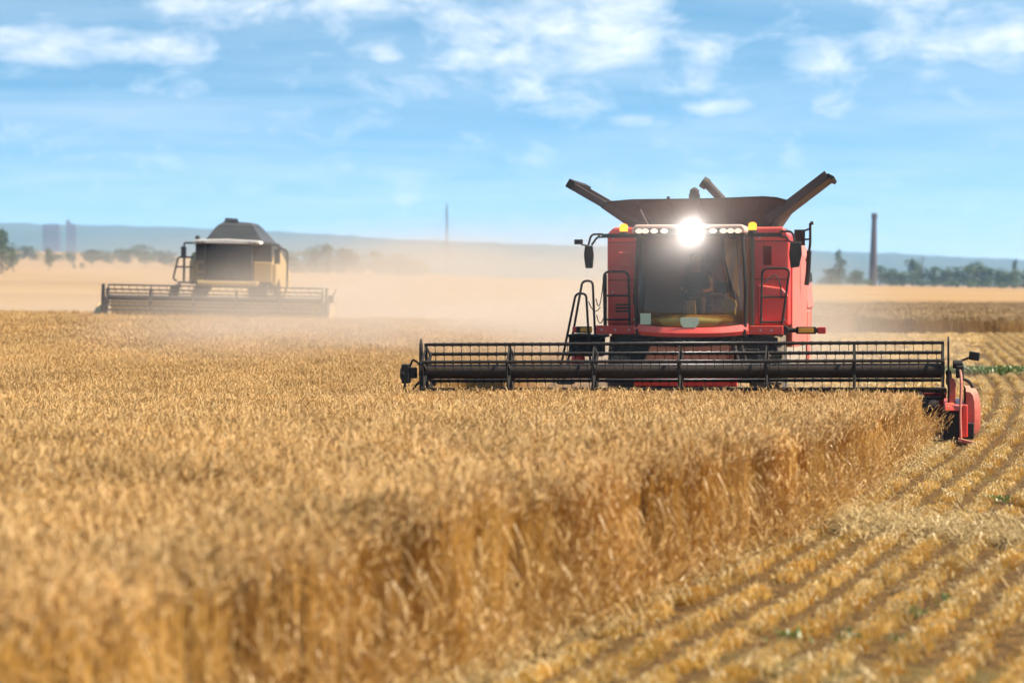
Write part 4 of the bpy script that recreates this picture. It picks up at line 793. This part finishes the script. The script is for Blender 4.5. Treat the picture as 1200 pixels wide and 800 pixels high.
# ------------------------------------------------------------------ driver in the cab (a thing of its own, sitting on the seat)
def person():
    V = []; E = []; RD = []
    def v(p, r, par=None):
        V.append(p); RD.append(r); i = len(V) - 1
        if par is not None: E.append((par, i))
        return i
    pel = v((0, 0.0, 0.10), (0.16, 0.12)); ab = v((0, 0.03, 0.26), (0.15, 0.115), pel); ch = v((0, 0.06, 0.45), (0.175, 0.125), ab); up = v((0, 0.07, 0.57), (0.13, 0.09), ch)
    nk = v((0, 0.05, 0.66), (0.056, 0.058), up); hb = v((0, 0.03, 0.73), (0.075, 0.085), nk); hm = v((0, 0.02, 0.80), (0.080, 0.098), hb); v((0, 0.03, 0.88), (0.066, 0.082), hm); v((0, -0.088, 0.775), (0.014, 0.016), hm)
    for s in (-1, 1):
        v((s * 0.082, 0.035, 0.79), (0.012, 0.022), hm)
        sh = v((s * 0.20, 0.07, 0.54), (0.068, 0.065), up); el = v((s * 0.275, -0.10, 0.30), (0.045, 0.045), sh); wr = v((s * 0.20, -0.36, 0.275), (0.030, 0.026), el); pa = v((s * 0.185, -0.43, 0.285), (0.038, 0.018), wr)
        for q, (dx_, ln) in enumerate(((-0.030, 0.030), (-0.010, 0.034), (0.010, 0.032), (0.029, 0.026))):
            a = v((s * 0.185 + dx_, -0.475, 0.292), (0.010, 0.010), pa); b = v((s * 0.185 + dx_, -0.475 - ln * 0.7, 0.270), (0.009, 0.009), a); v((s * 0.185 + dx_, -0.475 - ln * 0.4, 0.245), (0.008, 0.008), b)
        a = v((s * 0.145, -0.435, 0.272), (0.011, 0.011), pa); v((s * 0.135, -0.465, 0.255), (0.009, 0.009), a)
        hp = v((s * 0.10, -0.06, 0.07), (0.095, 0.09), pel); kn = v((s * 0.15, -0.47, 0.10), (0.066, 0.066), hp); an = v((s * 0.15, -0.58, -0.30), (0.042, 0.045), kn); v((s * 0.16, -0.74, -0.35), (0.042, 0.030), an)
    me = bpy.data.meshes.new('body'); me.from_pydata(V, E, []); o = bpy.data.objects.new('body', me); COL.objects.link(o)
    md = o.modifiers.new('skin', 'SKIN'); md.use_smooth_shade = True
    if not me.skin_vertices: me.skin_vertices.new(name='')
    for i, r in enumerate(RD): me.skin_vertices[0].data[i].radius = r; me.skin_vertices[0].data[i].use_root = (i == 0)
    sb = o.modifiers.new('sub', 'SUBSURF'); sb.levels = 2; sb.render_levels = 2
    dg = bpy.context.evaluated_depsgraph_get(); m2 = bpy.data.meshes.new_from_object(o.evaluated_get(dg)); bpy.data.objects.remove(o)
    m2.materials.clear()
    for mm in (M_skin, M_shirt, M_trouser, M_blackp): m2.materials.append(mm)
    for f in m2.polygons:
        c = f.center; f.use_smooth = True
        if c.z > 0.625: k = 0
        elif c.y < -0.50 and c.z < -0.27: k = 3
        elif c.z < 0.19 and abs(c.x) < 0.24 and (c.y < -0.02 or c.z < 0.15): k = 2
        elif c.y < -0.12 and c.z > 0.20: k = 0
        else: k = 1
        f.material_index = k
    m2.name = 'person'; p = bpy.data.objects.new('person', m2); COL.objects.link(p)
    hm_ = MB(); hm_.lathe([(-0.01, 0.092), (0.05, 0.088), (0.085, 0.065), (0.10, 0.02)], (0, 0.025, 0.845), 'Z', 18); hm_.prism([(-0.07, -0.05), (0.07, -0.05), (0.05, -0.145), (-0.05, -0.145)], 'Z', 0.842, 0.85); hm_.build('cap', M_cap, p, smooth=True)
    for s in (-1, 1):
        e = MB(); e.lathe([(-0.010, 0.004), (-0.006, 0.010), (0.006, 0.010)], (s * 0.030, -0.073, 0.80), 'Y', 10); e.build('eye', M_blackp, p, smooth=True)
    e = MB(); e.box((0, -0.073, 0.738), (0.045, 0.012, 0.009)); e.build('mouth', M_lip, p)
    return p
M_skin = paint('skin', (0.36, 0.22, 0.16), 0.55, 0.0); M_shirt = paint('dark_shirt', (0.05, 0.05, 0.06), 0.85, 0.1); M_trouser = paint('dark_trousers', (0.10, 0.08, 0.075), 0.85, 0.1); M_cap = paint('pale_cap', (0.45, 0.36, 0.26), 0.8, 0.1); M_lip = paint('lip', (0.3, 0.12, 0.1), 0.6, 0.0)
drv = person(); tag(drv, 'person in a dark shirt and pale cap seated behind the red combine windscreen', 'person')
bpy.context.view_layer.update()
drv.matrix_world = Matrix.Translation((RX, RY, tz(RX, RY))) @ Matrix.Rotation(-YAW, 4, 'Z') @ Matrix.Translation((0.03, 4.60, 2.17))
# dust is added in front of the cab to give the lamp a flare halo

# ------------------------------------------------------------------ yellow combine further off
Y2X, Y2Y = -11.8, 96.8
g2 = tz(Y2X, Y2Y + 4)
yc = empty('combine_harvester', (Y2X, Y2Y, g2), (0, math.atan(0.019), R(-0.5)), 'yellow combine harvester with a dark folded grain tank, half hidden in dust on the left', 'combine harvester', 'combine harvesters at work in the field')
h2 = make_header(yc, -4.55, 4.32, 1.52, 0.0, 0.50, 5, M_grey, M_yel2, 1.38, R(40), 0.30, 0.10, 0.0, 0.24, 0.030, 0.022)
for x in (-4.6, 4.34):
    m = MB(); m.prism([(-0.2, 0.4), (0.9, 0.4), (0.9, 1.35), (0.2, 1.5), (0.1, 2.05), (-0.1, 2.05), (-0.2, 1.5)], 'X', x - 0.05, x + 0.05); m.tube([(x, 0.0, 1.52), (x, 1.2, 1.35)], 0.06, 8); m.build('reel_arm', M_grey, h2, bevel=0.01)
m = MB(); m.prism([(-0.9, 0.2), (0.2, 0.95), (1.1, 1.3), (1.1, 0.2)], 'X', 4.42, 4.62); m.build('crop_divider', M_yel, h2, bevel=0.03); m = MB(); m.prism([(-0.9, 0.2), (0.2, 0.95), (1.1, 1.3), (1.1, 0.2)], 'X', -5.0, -4.70); m.build('crop_divider', M_yel, h2, bevel=0.03)
m = MB(); m.box((4.52, 0.1, 1.6), (0.2, 0.3, 0.3)); m.tube([(4.58, 0.1, 1.7), (4.72, 0.1, 2.0)], 0.03, 6); m.build('drive_motor', M_grey, h2, bevel=0.02)
m = MB(); m.prism([(1.2, 0.6), (1.2, 1.35), (4.3, 2.15), (4.3, 1.2)], 'X', -0.75, 0.75); m.build('feeder_house', M_yel2, yc, bevel=0.03)
m = MB(); m.box((0, 6, 1.6), (2.0, 3.4, 1.0)); m.box((0, 4.4, 1.85), (3.0, 0.4, 0.5)); m.tube([(-1.4, 5.2, 1.0), (1.4, 5.2, 1.0)], 0.18, 12); m.box((0, 9.4, 1.1), (1.2, 1.2, 0.5)); m.build('chassis', M_grey, yc, bevel=0.02)
for x in (-1.3, 1.3): wheel(yc, (x, 5.2, 1.0), 1.0, 0.72, 0.5)
for x in (-1.3, 1.3): wheel(yc, (x, 9.4, 0.68), 0.70, 0.45, 0.34, 18)
m = MB(); m.prism([(-1.60, 2.25), (1.62, 2.25), (1.62, 3.9), (-1.60, 3.9)], 'Y', 4.75, 7.2); b2 = m.build('body', M_grey, yc, bevel=0.05)
m = MB(); m.prism([(-1.58, 2.2), (-1.08, 2.2), (-1.08, 3.06), (-1.58, 3.06)], 'Y', 4.62, 4.76); m.build('front_panel', M_yel, b2, bevel=0.03)
m = MB(); m.prism([(0.82, 2.2), (1.64, 2.2), (1.64, 3.06), (0.82, 3.06)], 'Y', 4.62, 4.76); m.build('front_panel', M_yel, b2, bevel=0.03)
m = MB(); m.box((-1.33, 4.60, 2.82), (0.24, 0.04, 0.25)); m.build('vent', M_grey, b2, bevel=0.01); m = MB(); m.box((-1.33, 4.60, 2.46), (0.24, 0.04, 0.10)); m.build('vent', M_grey, b2, bevel=0.01)
m = MB(); m.prism([(4.70, 2.05), (5.6, 2.35), (6.5, 2.05), (6.9, 1.3), (10.5, 1.4), (10.6, 2.6), (8.6, 3.1), (6.6, 3.5), (5.4, 3.4), (4.70, 3.0)], 'X', 1.60, 1.84); m.build('side_cover', M_yel, yc, bevel=0.06)
m = MB(); m.prism([(4.70, 2.05), (5.6, 2.35), (6.5, 2.05), (6.9, 1.3), (10.5, 1.4), (10.6, 2.6), (8.6, 3.1), (6.6, 3.5), (5.4, 3.4), (4.70, 3.0)], 'X', -1.84, -1.60); m.build('side_cover', M_yel, yc, bevel=0.06)
m = MB(); m.prism([(-1.58, 1.6), (1.58, 1.6), (1.60, 3.6), (1.2, 3.95), (-1.2, 3.95), (-1.60, 3.6)], 'Y', 7.22, 11.2); m.build('rear_body', M_grey, yc, bevel=0.08)
m = MB()
for x in (-1.05, 0.88): m.tube([(x, 3.75, 2.28), (x * 1.02, 3.66, 3.0), (x * 0.98, 3.82, 3.76)], 0.045, 8)
m.box((-0.08, 4.3, 2.22), (2.0, 1.0, 0.10)); m.box((-0.08, 4.7, 3.0), (1.95, 0.05, 1.5)); c2 = m.build('cab', M_grey, yc)
o = screen(-1.05, 0.88, 2.28, 3.75, 3.56, 0.2, tz_=0.06).build('windscreen', M_glass2, c2, smooth=True, recalc=False)
for x in (-1.07, 0.90):
    m = MB(); m.sheet([(x, 3.8, 2.3), (x, 4.7, 2.3), (x, 4.7, 3.74), (x, 3.8, 3.74)], 0.01); m.build('side_window', M_glass2, c2)
m = MB(); m.prism([(-1.32, 2.05), (1.12, 2.05), (1.16, 2.24), (-1.36, 2.24)], 'Y', 3.50, 4.5); m.build('chin', M_yel, c2, bevel=0.05)
m = MB(); m.prism([(-1.55, 3.78), (1.30, 3.78), (1.22, 3.93), (-0.1, 3.98), (-1.45, 3.93)], 'Y', 3.35, 4.75); rf = m.build('roof', M_white, c2, bevel=0.04)
lamp_cluster((-1.3, -1.1, 0.85, 1.05), 3.335, 3.85, 0.09, 0.05, M_steel, rf)
m = MB(); m.box((-0.08, 4.45, 2.55), (0.55, 0.5, 0.4)); m.box((-0.08, 4.6, 3.0), (0.5, 0.12, 0.8)); m.build('seat', M_seat, c2, bevel=0.05)
m = MB(); m.hull8([(-1.25, 4.9, 3.9), (1.25, 4.9, 3.9), (1.45, 8.2, 3.9), (-1.25, 8.2, 3.9)], [(-0.80, 5.3, 4.55), (0.78, 5.3, 4.55), (0.85, 8.0, 4.55), (-0.75, 8.0, 4.55)])
m.hull8([(-0.80, 5.3, 4.555), (0.78, 5.3, 4.555), (0.85, 8.0, 4.555), (-0.75, 8.0, 4.555)], [(-0.48, 5.6, 4.78), (0.60, 5.6, 4.72), (0.65, 7.8, 4.72), (-0.40, 7.8, 4.78)])
t2 = m.build('grain_tank', M_grey, yc, bevel=0.03)
m = MB(); m.sheet([(-0.50, 5.55, 4.75), (-0.46, 5.6, 4.90), (0.05, 5.6, 4.87), (0.10, 5.55, 4.75)], 0.03); m.build('tank_flap', M_grey, t2)
m = MB(); m.tube(rpath([(-1.5, 4.0, 3.8), (-1.95, 4.0, 3.8), (-1.98, 4.0, 3.6)], 0.06), 0.04, 8); ma = m.build('mirror_arm', M_grey, yc); m = MB(); m.box((-1.98, 3.98, 3.42), (0.22, 0.08, 0.46)); m.build('mirror', M_grey, ma, bevel=0.02)
m = MB(); m.tube(rpath([(1.7, 6, 3.7), (2.15, 6, 3.6), (2.15, 6, 2.0), (1.9, 6, 1.4)], 0.2), 0.045, 8); m.build('side_rail', M_grey, yc); m = MB(); m.tube(rpath([(1.3, 4.0, 3.8), (2.0, 4.0, 3.78), (2.05, 4.0, 3.5)], 0.06), 0.04, 8); ma = m.build('mirror_arm', M_grey, yc); m = MB(); m.box((1.92, 3.98, 3.30), (0.24, 0.08, 0.62)); m.build('mirror', M_grey, ma, bevel=0.02)
m = MB(); m.lathe([(0, 0.10), (0.14, 0.10), (0.18, 0.05)], (-1.45, 4.3, 3.94), 'Z', 12); m.build('beacon', M_grey, yc, smooth=True)
m = MB(); m.tube(rpath([(-2.0, 4.3, 2.2), (-2.0, 4.3, 3.3)], 0.05), 0.05, 8); m.tube(rpath([(-1.6, 4.3, 3.2), (-2.25, 4.3, 3.2), (-2.45, 4.3, 2.3), (-2.3, 4.3, 2.2)], 0.12), 0.04, 8); m.tube([(-1.6, 4.3, 2.8), (-2.35, 4.3, 2.8)], 0.035, 8); m.box((-1.9, 4.4, 2.15), (0.7, 0.5, 0.08)); m.build('handrail', M_grey, yc)
m = MB()
for k in range(4): m.box((-2.35 - 0.06 * k, 4.3, 1.95 - 0.32 * k), (0.35, 0.45, 0.05))
m.prism([(-2.15, 2.1), (-2.5, 2.0), (-2.75, 0.7), (-2.45, 0.7)], 'Y', 4.02, 4.06); m.prism([(-2.15, 2.1), (-2.5, 2.0), (-2.75, 0.7), (-2.45, 0.7)], 'Y', 4.54, 4.58); m.build('ladder', M_grey, yc)

# ------------------------------------------------------------------ far things
def at(px, y, Yd=None): return (px - 600) * y / FPX
def leaf_quads(mb, c, rad, n, size, r, mi=0):
    for _ in range(n):
        while True:
            p = Vector((r.uniform(-1, 1), r.uniform(-1, 1), r.uniform(-1, 1)))
            if 0.25 < p.length < 1: break
        p = p.normalized() * (0.55 + 0.45 * r.random() ** 0.6); q = Vector((c[0] + p.x * rad[0], c[1] + p.y * rad[1], c[2] + p.z * rad[2]))
        a = Vector((r.gauss(0, 1), r.gauss(0, 1), r.gauss(0, 1))).normalized(); b = a.cross(Vector((r.gauss(0, 1), r.gauss(0, 1), r.gauss(0, 1)))).normalized(); s_ = size * r.uniform(0.6, 1.3)
        i = len(mb.v); mb.v += [tuple(q + a * s_), tuple(q + b * s_ * 0.6), tuple(q - a * s_), tuple(q - b * s_ * 0.6)]; mb.f.append((i, i + 1, i + 2, i + 3)); mb.mi.append(mi)
def crown_mesh(kind, seed):
    r = random.Random(seed); mb = MB()
    if kind == 'poplar':
        for k in range(14):
            t = k / 13; leaf_quads(mb, (r.gauss(0, 0.04), r.gauss(0, 0.04), 0.14 + 0.8 * t), (0.17 * (1 - 0.75 * t) + 0.03,) * 2 + (0.10,), 75, 0.026, r)
    elif kind == 'shrub':
        for k in range(9): leaf_quads(mb, (r.uniform(-0.7, 0.7), r.uniform(-0.4, 0.4), r.uniform(0.2, 0.62)), (r.uniform(0.25, 0.4), 0.3, r.uniform(0.2, 0.36)), 90, 0.05, r)
    else:
        for k in range(16):
            a = r.uniform(0, 6.28); q = r.uniform(0, 0.30); z = r.uniform(0.16, 0.84); w = (1 - abs(z - 0.45) * 1.0)
            leaf_quads(mb, (math.cos(a) * q * w * 1.15, math.sin(a) * q * w, z), (r.uniform(0.13, 0.22), r.uniform(0.13, 0.22), r.uniform(0.11, 0.18)), 85, 0.032, r)
    return mb
CR = {}
for kind, n in (('broad', 6), ('poplar', 2), ('shrub', 3)):
    for k in range(n):
        for fi in (0, 1):
            if fi == 0: base_ = crown_mesh(kind, 500 + k * 7 + len(kind))
            CR[(kind, k, fi)] = base_.mesh('crown', M_fol[fi])
def trunk_mesh():
    m = MB(); m.tube([(0, 0, -0.02), (0.005, 0, 0.2), (-0.01, 0.01, 0.5), (0.0, 0, 0.75)], [0.035, 0.026, 0.018, 0.006], 7)
    for a, z, l in ((0.3, 0.3, 0.22), (2.4, 0.36, 0.24), (4.4, 0.42, 0.2), (5.5, 0.5, 0.16)): m.tube([(0, 0, z), (math.cos(a) * l * 0.6, math.sin(a) * l * 0.6, z + l * 0.5), (math.cos(a) * l, math.sin(a) * l, z + l)], [0.014, 0.010, 0.004], 5)
    return m.mesh('trunk', M_bark)
TRUNK = trunk_mesh()
def tree(name, px, top, Yd, kind, k, fi, wpx, label, group, base=None):
    x = at(px, Yd); z = tz(x, Yd); ztop = CAMH + (HOR - top) * Yd / FPX; h = max(2.0, ztop - z); w = wpx * Yd / FPX / (0.36 if kind == 'poplar' else (1.9 if kind == 'shrub' else 0.86))
    e = empty(name, (x, Yd, z), (0, 0, random.uniform(0, 6.28)), label, 'shrub' if kind == 'shrub' else 'tree', group); e.scale = (w, w, h)
    t = bpy.data.objects.new('trunk', TRUNK); COL.objects.link(t); t.parent = e
    c = bpy.data.objects.new('crown', CR[(kind, k, fi)]); COL.objects.link(c); c.parent = e
    return e
G1 = 'trees of the far treeline on the right'
right_trees = [ # px, top, depth, kind, variant, foliage, width, label
    (984, 295, 760, 'poplar', 0, 0, 15, 'tall pointed poplar between the red combine and the brick chimney'),
    (975, 314, 800, 'broad', 0, 1, 26, 'low rounded tree at the foot of the tall pointed poplar'),
    (1003, 316, 830, 'broad', 1, 1, 24, 'low hazy tree just left of the brick chimney'),
    (1031, 311, 820, 'broad', 2, 0, 24, 'dark bushy tree just right of the brick chimney foot'),
    (1044, 313, 800, 'broad', 3, 0, 22, 'second dark tree right of the brick chimney'),
    (1058, 317, 790, 'broad', 4, 1, 26, 'pale green low tree left of the square-topped tree'),
    (1070, 304, 840, 'broad', 5, 0, 19, 'square-topped dark tree beside the thin pole'),
    (1077, 306, 845, 'broad', 1, 0, 14, 'narrow dark tree touching the thin pole on its left'),
    (1094, 312, 800, 'broad', 2, 1, 26, 'light green rounded tree just right of the thin pole'),
    (1108, 316, 780, 'broad', 0, 1, 22, 'low pale tree in the dip of the right treeline'),
    (1122, 310, 800, 'broad', 3, 1, 32, 'broad light green tree before the tallest clump of the right treeline'),
    (1146, 304, 830, 'broad', 4, 0, 30, 'tall dark domed tree, highest of the rounded trees on the right'),
    (1135, 312, 790, 'broad', 5, 1, 24, 'mid green tree leaning on the left of the tall domed tree'),
    (1158, 313, 790, 'broad', 0, 0, 22, 'dark tree under the right side of the tall domed tree'),
    (1172, 315, 800, 'broad', 1, 1, 28, 'rounded tree between the domed tree and the small right poplar'),
    (1189, 306, 810, 'poplar', 1, 0, 9, 'small slim poplar near the right edge of the picture'),
    (1186, 317, 790, 'broad', 2, 1, 26, 'low tree below the small slim poplar'),
    (1204, 314, 800, 'broad', 3, 0, 28, 'dark tree cut by the right edge of the picture')]
for (px, top, Yd, kd, k, fi, w, lab) in right_trees: tree('poplar_tree' if kd == 'poplar' else 'tree', px, top - 1.5, Yd, kd, k, fi, w * (1.0 if kd == 'poplar' else 1.3), lab, G1)
sh_names = ['first', 'second', 'third', 'fourth', 'fifth', 'sixth', 'seventh', 'eighth', 'ninth', 'tenth', 'eleventh', 'twelfth', 'thirteenth', 'fourteenth']
for i in range(13):
    px = 965 + i * 18.5 + random.uniform(-4, 4); tree('shrub', px, 325 + random.uniform(-2, 3) + i * 0.25, 745 + random.uniform(-15, 15), 'shrub', i % 3, i % 2, random.uniform(24, 34), 'low green shrub along the right field edge, %s from the red combine' % sh_names[i], 'shrubs along the right field edge')
G2 = 'hazy trees of the far treeline on the left'
left_trees = [
    (2, 264, 560, 'broad', 0, 0, 36, 'large hazy tree cut by the left edge of the picture'), (16, 284, 600, 'broad', 1, 0, 22, 'smaller hazy tree leaning on the large tree at the left edge'),
    (57, 288, 640, 'broad', 2, 1, 13, 'small lone tree standing in the pale field below the grain silos'),
    (345, 290, 900, 'broad', 3, 1, 26, 'hazy tree just right of the yellow combine'), (366, 286, 950, 'broad', 4, 0, 26, 'dark hazy tree, second right of the yellow combine'), (384, 285, 950, 'broad', 5, 0, 26, 'tallest hazy tree of the group right of the yellow combine'),
    (402, 288, 940, 'broad', 0, 0, 26, 'hazy tree next to the tallest of the left treeline'), (416, 291, 940, 'broad', 1, 0, 24, 'rounded hazy tree past the middle of the left treeline'), (440, 292, 920, 'broad', 2, 0, 22, 'lone rounded hazy tree left of the last big one'), (466, 293, 880, 'broad', 3, 1, 40, 'broad hazy tree, last big one left of the radio mast'),
    (383, 303, 860, 'broad', 4, 1, 22, 'low pale tree in front of the left treeline'), (488, 304, 900, 'broad', 5, 1, 26, 'low hazy tree trailing off towards the radio mast'),
    (140, 290, 1150, 'broad', 1, 0, 30, 'hazy tree right of the twin silos'), (165, 285, 1150, 'broad', 2, 0, 26, 'darker hazy tree left of the yellow combine'), (188, 291, 1150, 'broad', 3, 0, 26, 'hazy tree half behind the yellow combine ladder'), (30, 286, 1150, 'broad', 4, 0, 30, 'hazy tree left of the square silo building'), (108, 292, 1150, 'broad', 5, 0, 32, 'low hazy tree right under the tall silo')]
for (px, top, Yd, kd, k, fi, w, lab) in left_trees: tree('tree', px, top, Yd, kd, k, fi, w * (1.4 if px > 300 or 100 < px < 200 else 1.0), lab, G2)
for i, px in enumerate((330, 352, 374, 398, 420, 446, 472, 498)):
    tree('shrub', px + random.uniform(-4, 4), 311 + random.uniform(-2, 2), 800 + random.uniform(-20, 20), 'shrub', i % 3, 1, random.uniform(26, 34), 'low hazy shrub right of the yellow combine, %s towards the radio mast' % sh_names[i], 'hazy shrubs below the left treeline')
for i, px in enumerate((18, 40, 62, 84, 106, 128, 150, 172, 196)):
    tree('shrub', px + random.uniform(-4, 4), 291 + random.uniform(-1, 2), 1080 + random.uniform(-20, 20), 'shrub', (i + 1) % 3, 0, random.uniform(26, 34), 'hazy bush on the far rise at left, %s from the picture edge' % sh_names[i], 'hazy bushes on the far rise at left')
for i, px in enumerate((87, 97)):
    tree('shrub', px, 305, 700, 'shrub', i, 1, 7, ('small round bush in the pale field right of the lone tree', 'second small bush in the pale field, nearer the yellow combine')[i], 'small bushes in the pale field')

# brick chimney
Yd = 760; x = at(1022.5, Yd); z0 = tz(x, Yd); u_ = Yd / FPX; H = CAMH + (HOR - 250) * u_ - z0
che = empty('chimney', (x, Yd, z0), (0, R(1.2), 0), 'tall brick factory chimney rising above the treeline on the right', 'chimney')
m = MB(); m.lathe([(-0.5, 5.0 * u_), (H * 0.5, 3.8 * u_), (H * 0.93, 2.9 * u_)], (0, 0, 0), 'Z', 24); m.build('stack', M_brick, che, smooth=True)
m = MB(); m.lathe([(H * 0.93, 3.1 * u_), (H * 0.945, 3.9 * u_), (H * 0.96, 3.9 * u_), (H * 0.965, 3.1 * u_), (H * 0.985, 3.1 * u_), (H * 0.99, 3.7 * u_), (H, 3.7 * u_), (H, 2.2 * u_), (H * 0.95, 2.1 * u_)], (0, 0, 0), 'Z', 24); m.build('rim', M_brick, che)
def mast(px, top, Yd, w, label, sec):
    x = at(px, Yd); z0 = tz(x, Yd); h = CAMH + (HOR - top) * Yd / FPX - z0; e = empty('radio_mast' if sec else 'pole', (x, Yd, z0), (0, 0, 0.3), label, 'mast' if sec else 'pole'); m = MB()
    if sec:
        for k in range(3):
            a = 2.094 * k; m.tube([(math.cos(a) * w, math.sin(a) * w, -0.3), (math.cos(a) * w, math.sin(a) * w, h * 0.93)], w * 0.26, 5)
        n = int(h / (w * 2.2))
        for i in range(n):
            for k in range(3):
                a, b = 2.094 * k, 2.094 * (k + 1); z = h * 0.93 * i / n; z2 = h * 0.93 * (i + 1) / n; m.tube([(math.cos(a) * w, math.sin(a) * w, z), (math.cos(b) * w, math.sin(b) * w, z2)], w * 0.16, 4)
        m.build('lattice', M_silo, e); m = MB(); m.tube([(0, 0, h * 0.90), (0, 0, h)], w * 0.3, 6)
        for zz in (0.96, 0.80, 0.70): m.box((w * 1.1, 0, h * zz), (w * 0.8, w * 0.8, w * 3.0))
        m.build('antenna', M_silo, e)
        m = MB()
        for k in range(3):
            a = 2.094 * k + 0.5
            for zz in (0.45, 0.88): m.tube([(math.cos(a) * w, math.sin(a) * w, h * zz), (math.cos(a) * h * 0.4, math.sin(a) * h * 0.4, 0)], 0.03, 4)
        m.build('guy_wire', M_silo, e)
    else:
        m.tube([(0, 0, -0.3), (0, 0, h)], [w, w * 0.6], 6); m.build('shaft', M_silo, e); m = MB(); m.box((0, 0, h * 0.93), (w * 9, w, w)); m.build('cross_arm', M_silo, e)
mast(523.5, 237, 900, 0.30, 'tall thin lattice radio mast in the haze between the two combines', True)
mast(1081, 301, 800, 0.28, 'thin wooden pole rising out of the right treeline', False)
# grain silos far off on the left
Yd = 2700; u_ = Yd / FPX
x = at(61, Yd); z0 = tz(x, Yd); e = empty('silo_building', (x, Yd, z0), (0, 0, 0.1), 'broad square grain silo block on the left horizon, half lost in haze', 'silo')
H = CAMH + (HOR - 263) * u_ - z0; m = MB(); m.box((0, 0, H * 0.48), (20 * u_, 14 * u_, H * 0.96)); m.box((0, 0, H * 0.98), (18.5 * u_, 12.5 * u_, H * 0.05)); m.build('wall', M_silo, e)
m = MB()
for k in range(7): m.tube([(-8.5 * u_ + k * 2.8 * u_, -7.05 * u_, 0), (-8.5 * u_ + k * 2.8 * u_, -7.05 * u_, H * 0.94)], 1.35 * u_, 12)
m.build('silo_cell', M_silo, e, smooth=True)
x = at(84.5, Yd); z0 = tz(x, Yd); e = empty('silo_tower', (x, Yd, z0), (0, 0, 0.1), 'stepped silo tower with a raised head on the left horizon', 'silo')
H = CAMH + (HOR - 258) * u_ - z0; m = MB(); m.prism([(-6 * u_, 0), (6 * u_, 0), (6 * u_, H * 0.84), (3 * u_, H * 0.92), (-6 * u_, H * 0.92)], 'Y', -5 * u_, 5 * u_); m.build('wall', M_silo, e)
m = MB(); m.box((-4.0 * u_, 0, H * 0.962), (4.0 * u_, 5 * u_, H * 0.08)); m.build('tower_head', M_silo, e)

# ------------------------------------------------------------------ air: haze over everything, dust raised by the machines, dust added around the lamp
def vol_box(name, c, d, dens, col, aniso):
    m, t, o = mat(name); p = N(t, 'ShaderNodeVolumePrincipled'); p.inputs['Color'].default_value = (*col, 1); p.inputs['Density'].default_value = dens; p.inputs['Anisotropy'].default_value = aniso
    t.links.new(p.outputs[0], o.inputs['Volume'])
    b = MB(); b.box(c, d); ob = b.build(name, m); tag(ob, kind='stuff'); return ob
vol_box('haze', (0, 3300, 77), (12400, 7400, 176), 0.00016, (0.42, 0.66, 1.0), 0.1)
def dust(name, c, d, dens, label, nscale=1.6, rotz=0.0, seed=0.0, pw=1.0, col=(0.93, 0.77, 0.62)):
    m, t, o = mat(name); p = N(t, 'ShaderNodeVolumePrincipled'); p.inputs['Color'].default_value = (*col, 1); p.inputs['Anisotropy'].default_value = 0.25
    tc = N(t, 'ShaderNodeTexCoord'); ln = N(t, 'ShaderNodeVectorMath', operation='LENGTH'); t.links.new(tc.outputs['Object'], ln.inputs[0])
    fall = math_n(t, 'SUBTRACT', 1.0, ln.outputs['Value'], clamp=True); fall = math_n(t, 'POWER', fall, pw)
    mp = N(t, 'ShaderNodeMapping'); mp.inputs['Location'].default_value = (seed, seed * 2, seed * 3); t.links.new(tc.outputs['Object'], mp.inputs[0])
    n = N(t, 'ShaderNodeTexNoise'); n.inputs['Scale'].default_value = nscale; n.inputs['Detail'].default_value = 3; t.links.new(mp.outputs[0], n.inputs['Vector'])
    nn = ramp(t, n.outputs[0], ((0.36, 0.06), (0.68, 1.0)))
    t.links.new(math_n(t, 'MULTIPLY', math_n(t, 'MULTIPLY', fall, nn), dens), p.inputs['Density']); t.links.new(p.outputs[0], o.inputs['Volume'])
    me = bpy.data.meshes.new(name); bm = bmesh.new(); bmesh.ops.create_icosphere(bm, subdivisions=3, radius=1.0); bm.to_mesh(me); bm.free(); me.materials.append(m)
    ob = bpy.data.objects.new(name, me); COL.objects.link(ob); ob.location = c; ob.scale = d; ob.rotation_euler = (0, 0, rotz); tag(ob, label, 'dust', kind='stuff'); return ob
dust('dust_cloud', (0.0, 72, 0.2), (13.5, 28, 4.6), 0.19, 'pale dust hanging over the cut field behind the red combine', 2.8)
dust('dust_cloud', (-9, 122, 0.4), (30, 27, 5.2), 0.105, 'dust trailing around and behind the yellow combine', 2.8, 0, 4.0)

cabp = Matrix.Translation((RX, RY, 0)) @ Matrix.Rotation(-YAW, 4, 'Z') @ Vector((0.06, 3.2, 3.5))
dust('dust_cloud', cabp, (3.2, 1.4, 3.0), 0.15, 'thin added dust that gives the roof lamp of the red combine its flare glow', 1.2, 0, 9.0, 1.6, (0.97, 0.92, 0.88))  # dust ball added so that the lamp carries a lens-flare halo
